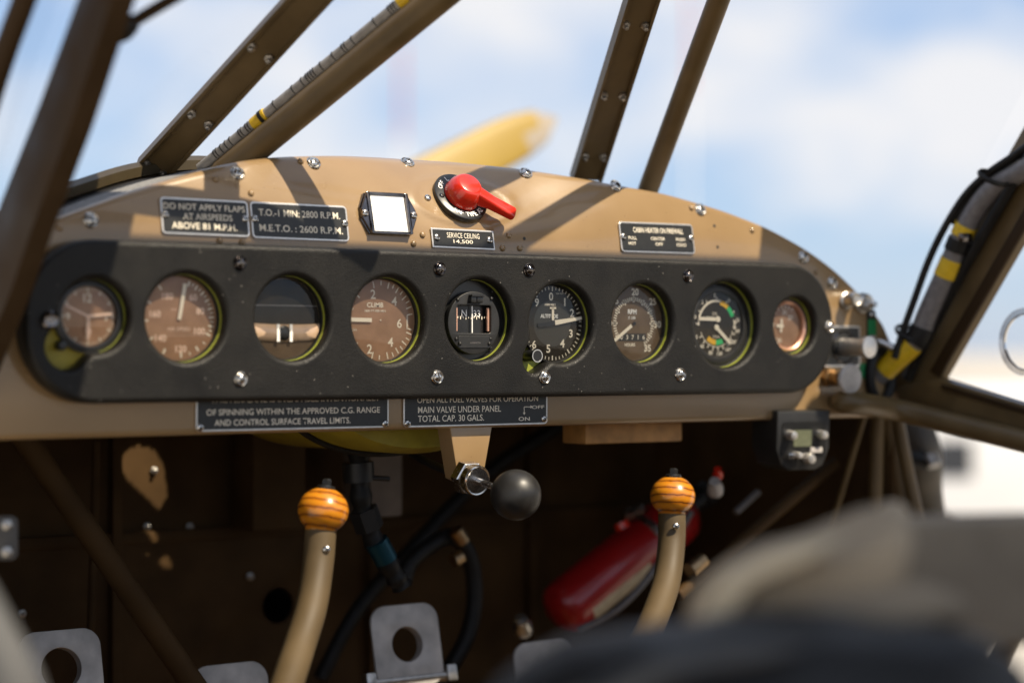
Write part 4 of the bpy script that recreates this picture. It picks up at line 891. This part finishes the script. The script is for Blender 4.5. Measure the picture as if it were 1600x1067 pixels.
# pedals
m_pb = None
def pedal(label, cx, top, wpx, hole, Y, tilt=0.0, hpx=150):
    c = U(cx, top, Y); s = depth(c)/FPX; wd = wpx*s/ (0.83); h = hpx*s; M = frame(c, Vector((-.05, -1, .22+tilt)))
    t = thing('rudder_pedal', label, 'pedal', M @ Matrix.Translation((0, -h, 0)), 'grey rudder pedals'); M2 = Matrix.Translation((0, h/2, 0))
    lp = [rrect(wd, h, wd*.22, 0, 0, 8)]
    if hole: lp.append(circ(wd*hole[1], 0, h/2-hole[0]*s, 40)[::-1])
    link('plate', slab('plate', lp, .004, .0008, greyal, 2), t, M2)
    if hole: obj('hole_flange', xf(lathe([(wd*hole[1]+.0005, -.002), (wd*hole[1]+.0001, -.010)], 40, cap=False), M2 @ Matrix.Translation((0, h/2-hole[0]*s, 0))), greyal, t, 40)
    obj('foot_bar', tube([(-wd*.62, -h+.02, -.004), (wd*.62, -h+.02, -.004)], .008, 14, smooth=False, ) if False else xf(tube([(-wd*.66, .0, 0), (wd*.66, .0, 0)], .007, 14, smooth=False), Matrix.Translation((0, h*.10, -.004))), steel, t, 40)
    for s_ in (-1, 1): obj('pivot_lug', box(s_*wd*.60-.006, s_*wd*.60+.006, h*.02, h*.22, -.008, .006, .002), steel, t, 30)
    return t
pedal('grey rudder pedal plate with round hole at the bottom left corner', 90, 984, 112, (60, .24), .25)
pedal('rounded top of a grey rudder pedal beside the nearer control stick', 356, 1036, 108, None, .25)
pedal('grey rudder pedal plate with round hole below the throttle', 628, 944, 100, (62, .225), .22, hpx=128)
pedal('rounded top of a grey rudder pedal below the red extinguisher', 846, 1001, 92, None, .22)
# hinge bracket at left edge
M = frame(Vector(U(10, 840, -.03)), Vector((-.3, -1, 0))); t = thing('hinge_bracket', 'small grey hinge bracket with two bolts at the left edge', 'hinge', M)
obj('plate', prism(rrect(.018, .036, .006), 0, .003, .0006), pbr('dim_hinge_metal', (.07, .065, .06), .6), t, 30)
for y in (.011, -.011): link('bolt', m_bolt, t, Matrix.Translation((0, y, .003)))
for i, (px, py, Y) in enumerate(((229, 822, .44), (296, 822, .44), (34, 958, .30), (390, 900, .44), (240, 735, .44))):
    o = link('firewall_bolt', m_bolt, fw, RM.get('x', frame(Vector((0, FWY, 0)), PN)).inverted() @ frame(U(px, py, FWY-.0035), PN))
# ledge and digital unit
b0, b1 = U(915, 658, .05), U(1066, 689, .05); o = obj('wooden_ledge', box(b0.x, b1.x, .05, .09, b1.z, b0.z+.012, .002), tanledge, world=True, smooth=30); tag(o, 'tan wooden block under the panel right of the throttle', 'block')
M = frame(U(1255, 690, -.012), Vector((-.12, -1, -.05))); t = thing('digital_clock_unit', 'black digital unit with small screen and chrome knobs under the panel', 'digital unit', M)
obj('case', prism([(-.036, .034), (.036, .034), (.036, -.008), (.028, -.026), (.018, -.031), (-.018, -.031), (-.028, -.026), (-.036, -.008)][::-1], -.045, 0, .002), satin, t, 30)
obj('face_plate', prism(rrect(.058, .040, .004, 0, .002), 0, .001), blk, t); obj('screen', prism(rrect(.024, .018, .001, -.002, .004), .001, .0016), lcd, t)
for x, y, r in ((-.021, .008, .0052), (.021, .008, .0048), (.004, -.018, .0060), (-.012, -.014, .0038)): obj('knob', xf(lathe([(r, .001), (r, .009), (r*.8, .012), (0, .0125)], 22, cap=False), Matrix.Translation((x, y, 0))), alu, t, 40)
obj('rocker', box(.008, .024, -.012, -.006, .001, .004, .001), greyal, t); obj('lever', box(-.024, -.004, -.018, -.012, .004, .007, .001), chrome, t)
# extinguisher
A_, B_ = Q(872, 958, 2.40), Q(1078, 792, 2.50); ex = (B_-A_).normalized(); M = frame(A_, ex); Lx = (B_-A_).length
t = thing('fire_extinguisher', 'red fire extinguisher lying slanted in the far footwell', 'fire extinguisher', M); re = .0335
obj('cylinder', lathe([(0, -.006), (re*.6, -.004), (re*.92, .004), (re, .016), (re, Lx*.86), (re*.92, Lx*.93), (re*.6, Lx*.98), (re*.35, Lx)], 36, cap=False), dred, t, 60)
obj('label', (lambda v: v)(([Vector((re*1.004*math.cos(R_(a)), re*1.004*math.sin(R_(a)), zz)) for zz in (Lx*.12, Lx*.55) for a in range(-84, -39, 4)], [(i, i+1, 12+i+1, 12+i) for i in range(11)])), pbr('cream_streak', (.62, .52, .36), .5, var=.15, vs=120), t, 60)  # cream strip puts the highlight streak along the cylinder into colour
obj('neck', lathe([(re*.36, Lx), (re*.36, Lx+.02), (re*.5, Lx+.022), (re*.5, Lx+.034), (0, Lx+.035)], 20, cap=False), satin, t, 40)
obj('gauge_cap', xf(lathe([(.009, 0), (.009, .008), (0, .009)], 18), frame(M.inverted() @ Q(975, 826, 2.38), Vector((-.8, .5, .2)))), red, t, 40)
obj('clamp', lathe([(re*1.01, Lx*.66), (re*1.05, Lx*.665), (re*1.05, Lx*.70), (re*1.01, Lx*.705)], 36, cap=False), steel, t, 40)
for i, (px, py) in enumerate(((985, 806), (1000, 800))): obj('bracket_bolt', xf(lathe([(.006, 0), (.006, .008), (0, .009)], 12), frame(M.inverted() @ Q(px, py, 2.40), Vector((-.3, .5, .4)))), steel, t, 40)
obj('hose', xf(tube([Q(1080, 800, 2.42), Q(1010, 905, 2.36), Q(960, 955, 2.35), Q(905, 985, 2.36)], .004, 12), M.inverted()), greyc, t, 60)
for lab, px, py, r, mt in (('small steel fitting low in the footwell left of the extinguisher', 818, 985, .011, steel), ('small red cap in the dark beside the far stick', 1122, 744, .006, red), ('small pale fitting behind the far stick', 1118, 768, .009, greyal)):
    o = obj('fitting', xf(lathe([(r, 0), (r, r), (r*.7, r*1.4), (r*.7, r*2.2), (0, r*2.3)], 14), frame(Q(px, py, 2.3), Vector((-.5, -.5, .6)))), mt, world=True, smooth=40); tag(o, lab, 'fitting')
o = obj('chrome_rod', tube([Q(1150, 800, 2.4), Q(1185, 768, 2.42)], .004, 12, smooth=False), greyc, world=True, smooth=60); tag(o, 'short bright rod above the diagonal tube in the far footwell', 'rod')
# tubes at far side below window
GX = 'tubes below the far window'
def xrod(name, label, pts, r, mat, cat='tube', group=None):
    o = obj(name, tube(pxpath(pts), r, 18), mat, world=True, smooth=60); tag(o, label, cat, group); return o
xrod('door_tube', 'slim pale brown rod slanting down from the panel corner', [(1350, 650, .53), (1322, 745, .53), (1296, 835, .53)], .0036, tube_br, 'rod')
xrod('door_tube', 'brown upright tube at the rear edge of the far footwell', [(1372, 640, .565), (1369, 740, .565), (1366, 900, .565)], .0085, tube_br, 'tube')
xrod('door_tube', 'brown tube leaning outward below the far window, left of a matching one', [(1386, 648, .575), (1400, 720, .585), (1424, 830, .60), (1450, 940, .62)], .0085, tube_br, 'tube', GX)
xrod('door_tube', 'brown tube leaning outward below the far window, nearest the dark strut', [(1402, 648, .58), (1420, 740, .59), (1442, 840, .60), (1462, 940, .62)], .0070, tube_br, 'tube', GX)
t = thing('wing_strut', 'dark faired strut with fittings outside the far door', 'strut', UX(1460, 860, .82))
obj('fairing', tube(pxpath([(1420, 640, .75), (1436, 700, .76), (1442, 760, .78), (1462, 830, .80), (1480, 960, .82)]), lambda q: .020+.008*math.sin(q*5), 18), pbr('dark_strut_paint', (.045, .036, .026), .5, var=.3, vs=30), t, 60, world=True)
obj('clamp', tube(pxpath([(1430, 716, .74), (1456, 722, .74)]), .011, 12), rubber, t, 60, world=True)
obj('bolt_head', tube(pxpath([(1452, 712, .74), (1460, 728, .74)]), .009, 8), steel, t, 60, world=True)
# ------------------------------------------------------------------ near door post and fittings (left foreground)
t = thing('door_pillar', 'dark brown raked pillar close by at the left edge of the view', 'pillar', UX(20, 450, -.57), 'raked pillars at the sides')
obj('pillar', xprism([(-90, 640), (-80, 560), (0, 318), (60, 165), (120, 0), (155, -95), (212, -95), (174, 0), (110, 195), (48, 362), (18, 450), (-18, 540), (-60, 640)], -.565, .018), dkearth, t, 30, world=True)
for px, py in ((2, 548), (4, 610)): link('screw', m_scr2, t, RM[t.name].inverted() @ frame(UX(px, py, -.5655), Vector((-1, 0, 0)), px))
o = obj('outer_rail', tube([UX(px, py, -.60) for px, py in ((-70, 330), (-5, 120), (38, 0), (70, -90))], .009, 16), dkearth, world=True, smooth=60); tag(o, 'thin dark rail at the extreme upper left corner', 'rail')
pane('side_pane', 'smeared clear pane beyond the near pillar at the upper left', [UX(px, py, -.592) for px, py in ((-90, 420), (-60, 60), (40, -90), (150, -90), (115, 0), (0, 320), (-60, 470))])
t = thing('stay_rod', 'dark stay rod with a knuckle joint at the upper left', 'rod', Q(150, 80, 1.55))
obj('rod', tube([Q(140, 92, 1.55), Q(190, 47, 1.55), Q(290, -14, 1.55), Q(360, -60, 1.55)], .0048, 14), dkearth, t, 60, world=True)
obj('joint', tube([Q(172, 60, 1.55), Q(190, 46, 1.55), Q(212, 34, 1.55)], lambda q: .006+.004*math.sin(q*math.pi), 14), rubber, t, 60, world=True)
o = obj('door_edge', tube([Q(-75, 900, 1.12), Q(-28, 985, 1.12), Q(12, 1060, 1.12), Q(52, 1180, 1.12)], .017, 18), pbr('grey_door_paint', (.085, .085, .085), .6), world=True, smooth=60); tag(o, 'blurred grey door edge at the lower left corner', 'door')
# ------------------------------------------------------------------ seats in the foreground
def blob(name, pts, Z0, thick, mat, parent, nz=10, sag=0.0):
    """cushion: outline in view plane at distance Z0 with a domed, thick body"""
    c = sum((Vector((x, y)) for x, y in pts), Vector((0, 0)))/len(pts); E_ = smoothpath([Vector((x, y, 0)) for x, y in pts+[pts[0]]], 6)[:-1]; n = len(E_)
    V = []; F = []
    for j in range(nz+1):
        a = math.pi*j/nz; sc = math.sin(a)**.55 if 0 < j < nz else 0.02
        for e in E_:
            px = c.x+(e.x-c.x)*sc; py = c.y+(e.y-c.y)*sc; q = Q(px, py, Z0)+FW*(-thick*math.cos(a)); V.append(q+mnoise.noise_vector(q*11)*.010+mnoise.noise_vector(q*40)*.003)
    for j in range(nz):
        for i in range(n): F.append((j*n+i, j*n+(i+1) % n, (j+1)*n+(i+1) % n, (j+1)*n+i))
    F.append(tuple(range(n))[::-1]); F.append(tuple(nz*n+i for i in range(n)))
    return obj(name, (V, F), mat, parent, 180, world=True)
t = thing('pilot_seat', 'black leather seat back blurred in the near foreground', 'seat', Q(1200, 1300, .95), 'seats')
blob('cushion', [(700, 1130), (820, 1030), (960, 985), (1120, 968), (1300, 962), (1480, 990), (1600, 1060), (1660, 1250), (1500, 1400), (900, 1400), (720, 1280)], 1.02, .06, pbr('seat_leather', (.008, .008, .008), .45, var=.2, vs=30, bump=.5, bs=300, kind='leather', spec=.3), t)
blob('piping', [(880, 1075), (1000, 1020), (1130, 1000), (1260, 1000), (1180, 1030), (1020, 1060), (930, 1100)], .955, .006, pbr('grey_piping', (.035, .035, .035), .5), t)
t = thing('canvas_cover', 'tan canvas cover bunched over the near seat back', 'cover', Q(1250, 960, 1.0))
blob('cover', [(1085, 985), (1110, 925), (1180, 870), (1270, 825), (1370, 785), (1400, 800), (1410, 870), (1380, 940), (1300, 975), (1180, 985)], 1.10, .05, canvas, t)
blob('fold', [(1095, 985), (1130, 915), (1210, 862), (1300, 830), (1260, 865), (1180, 905), (1140, 950), (1125, 990)], 1.045, .014, pbr('lit_canvas_rim', (.62, .50, .33), .9, var=.12, vs=15, bump=.4, bs=500), t)  # lit rim put into the colour as a brighter canvas
blob('lower_fold', [(1160, 960), (1260, 925), (1400, 900), (1500, 930), (1480, 985), (1300, 985)], 1.06, .022, taupe, t)
t = thing('passenger_seat', 'taupe cloth seat back with flat top at the lower right', 'seat', Q(1500, 1200, 1.3), 'seats')
b = [Q(1375, 812, 1.34), Q(1640, 812, 1.20)]
vf = box(-.5, .5, -.5, .5, -.5, .5, .06)
ctr = Q(1510, 905, 1.27); Mx = frame(ctr, Vector((-.35, -.94, 0))) @ Matrix.Diagonal((.118, .078, .05, 1))
obj('backrest', xf(vf, Mx), taupe, t, 60, world=True)
obj('hanging_strap', tube([Q(1395, 810, 1.28), Q(1380, 860, 1.22), Q(1372, 930, 1.2), Q(1380, 1000, 1.2)], .012, 10), canvas, t, 60, world=True)
xrod('door_sill_tube', 'olive brown tube slanting at the lower right corner', [(1615, 900, .565), (1585, 975, .565), (1548, 1060, .565), (1500, 1160, .565)], .012, tube_br, 'tube')
# ------------------------------------------------------------------ propeller
hubp = Vector((0.0, 1.22, -.065)); t = thing('propeller', 'yellow propeller blade with grey tip seen beyond the windscreen', 'propeller', hubp)
dirp = Vector((.985, 0, .446)); dl = dirp.length; dirp.normalize()
for s in (1, -1):
    d = dirp*s; side = Vector((-d.z, 0, d.x)); V = []; F = []; secs = []
    for i in range(25):
        f = .06+.94*i/24; ch = (.031+.040*math.sin(min(1, f/.55)*math.pi/2)) * (1 if f < .86 else math.sqrt(max(0.0, 1-((f-.86)/.14)**2))*.98+.02); tw = R_(62-50*f)
        for k in range(12):
            a = 2*math.pi*k/12; u = math.cos(a)*ch*.62; v = math.sin(a)*ch*.07
            V.append(hubp+d*(f*dl)+side*(u*math.cos(tw)*1.0)+Vector((0, 1, 0))*(u*math.sin(tw)*.7+v))
    for i in range(24):
        for k in range(12): F.append((i*12+k, i*12+(k+1) % 12, (i+1)*12+(k+1) % 12, (i+1)*12+k))
    F.append(tuple(range(12))[::-1]); F.append(tuple(288+k for k in range(12)))
    o = obj('blade', (V, F), yblade, t, 180, world=True); o.data.materials.append(gblade)
    for p in o.data.polygons:
        if p.index >= 23*12 or (p.index >= 22*12 and p.index % 12 in (5, 6, 7, 8)): p.material_index = 1
obj('hub', xf(lathe([(.075, -.06), (.08, .0), (.05, .09), (0, .12)], 28), frame(hubp, Vector((0, 1, 0)))), steel, t, 40, world=True)
# ------------------------------------------------------------------ far outside
def mast(label, px, ptop, Z):
    b = Q(px, 552, Z); b.z = -1.62; top = Q(px, ptop, Z); t = thing('mast', label, 'mast', b, 'far masts')
    obj('column', tube([b, Vector((b.x, b.y, top.z-14))], .2, 8, smooth=False), mast_w, t, world=True)
    obj('red_top', tube([Vector((b.x, b.y, top.z-14)), top], .2, 8, smooth=False), mast_r, t, world=True)
mast('far slender mast with reddish top beside the thick tube', 628, 70, 300); mast('far slender mast with reddish top beyond the paired bolt post', 1078, -5, 300)
def trailer(label, px, Z, L_, H_, yaw, win):
    c = Q(px, 700, Z); c.z = -1.62; M = Matrix.Translation(c) @ Matrix.Rotation(yaw, 4, 'Z'); t = thing('parked_trailer', label, 'trailer', M, 'far parked trailers')
    obj('body', box(-L_/2, L_/2, 0, 1.9, .32, H_, .10), vanw, t, 40)
    for x, z0, z1, w_ in win: obj('hatch', box(x-w_, x+w_, -.012, .02, z0, z1, .01), vanb, t)
    for x in (-.55, .55): obj('wheel', xf(lathe([(.30, -.1), (.32, 0), (.30, .1)], 20), Matrix.Translation((x, .08, .32)) @ Matrix.Rotation(math.pi/2, 4, 'X')), rubber, t, 40)
trailer('white parked trailer with small dark hatch beyond the far door', 1560, 13, 4.6, 1.36, R_(-42), [(-.28, .80, 1.04, .12), (.9, .62, .70, .2)])
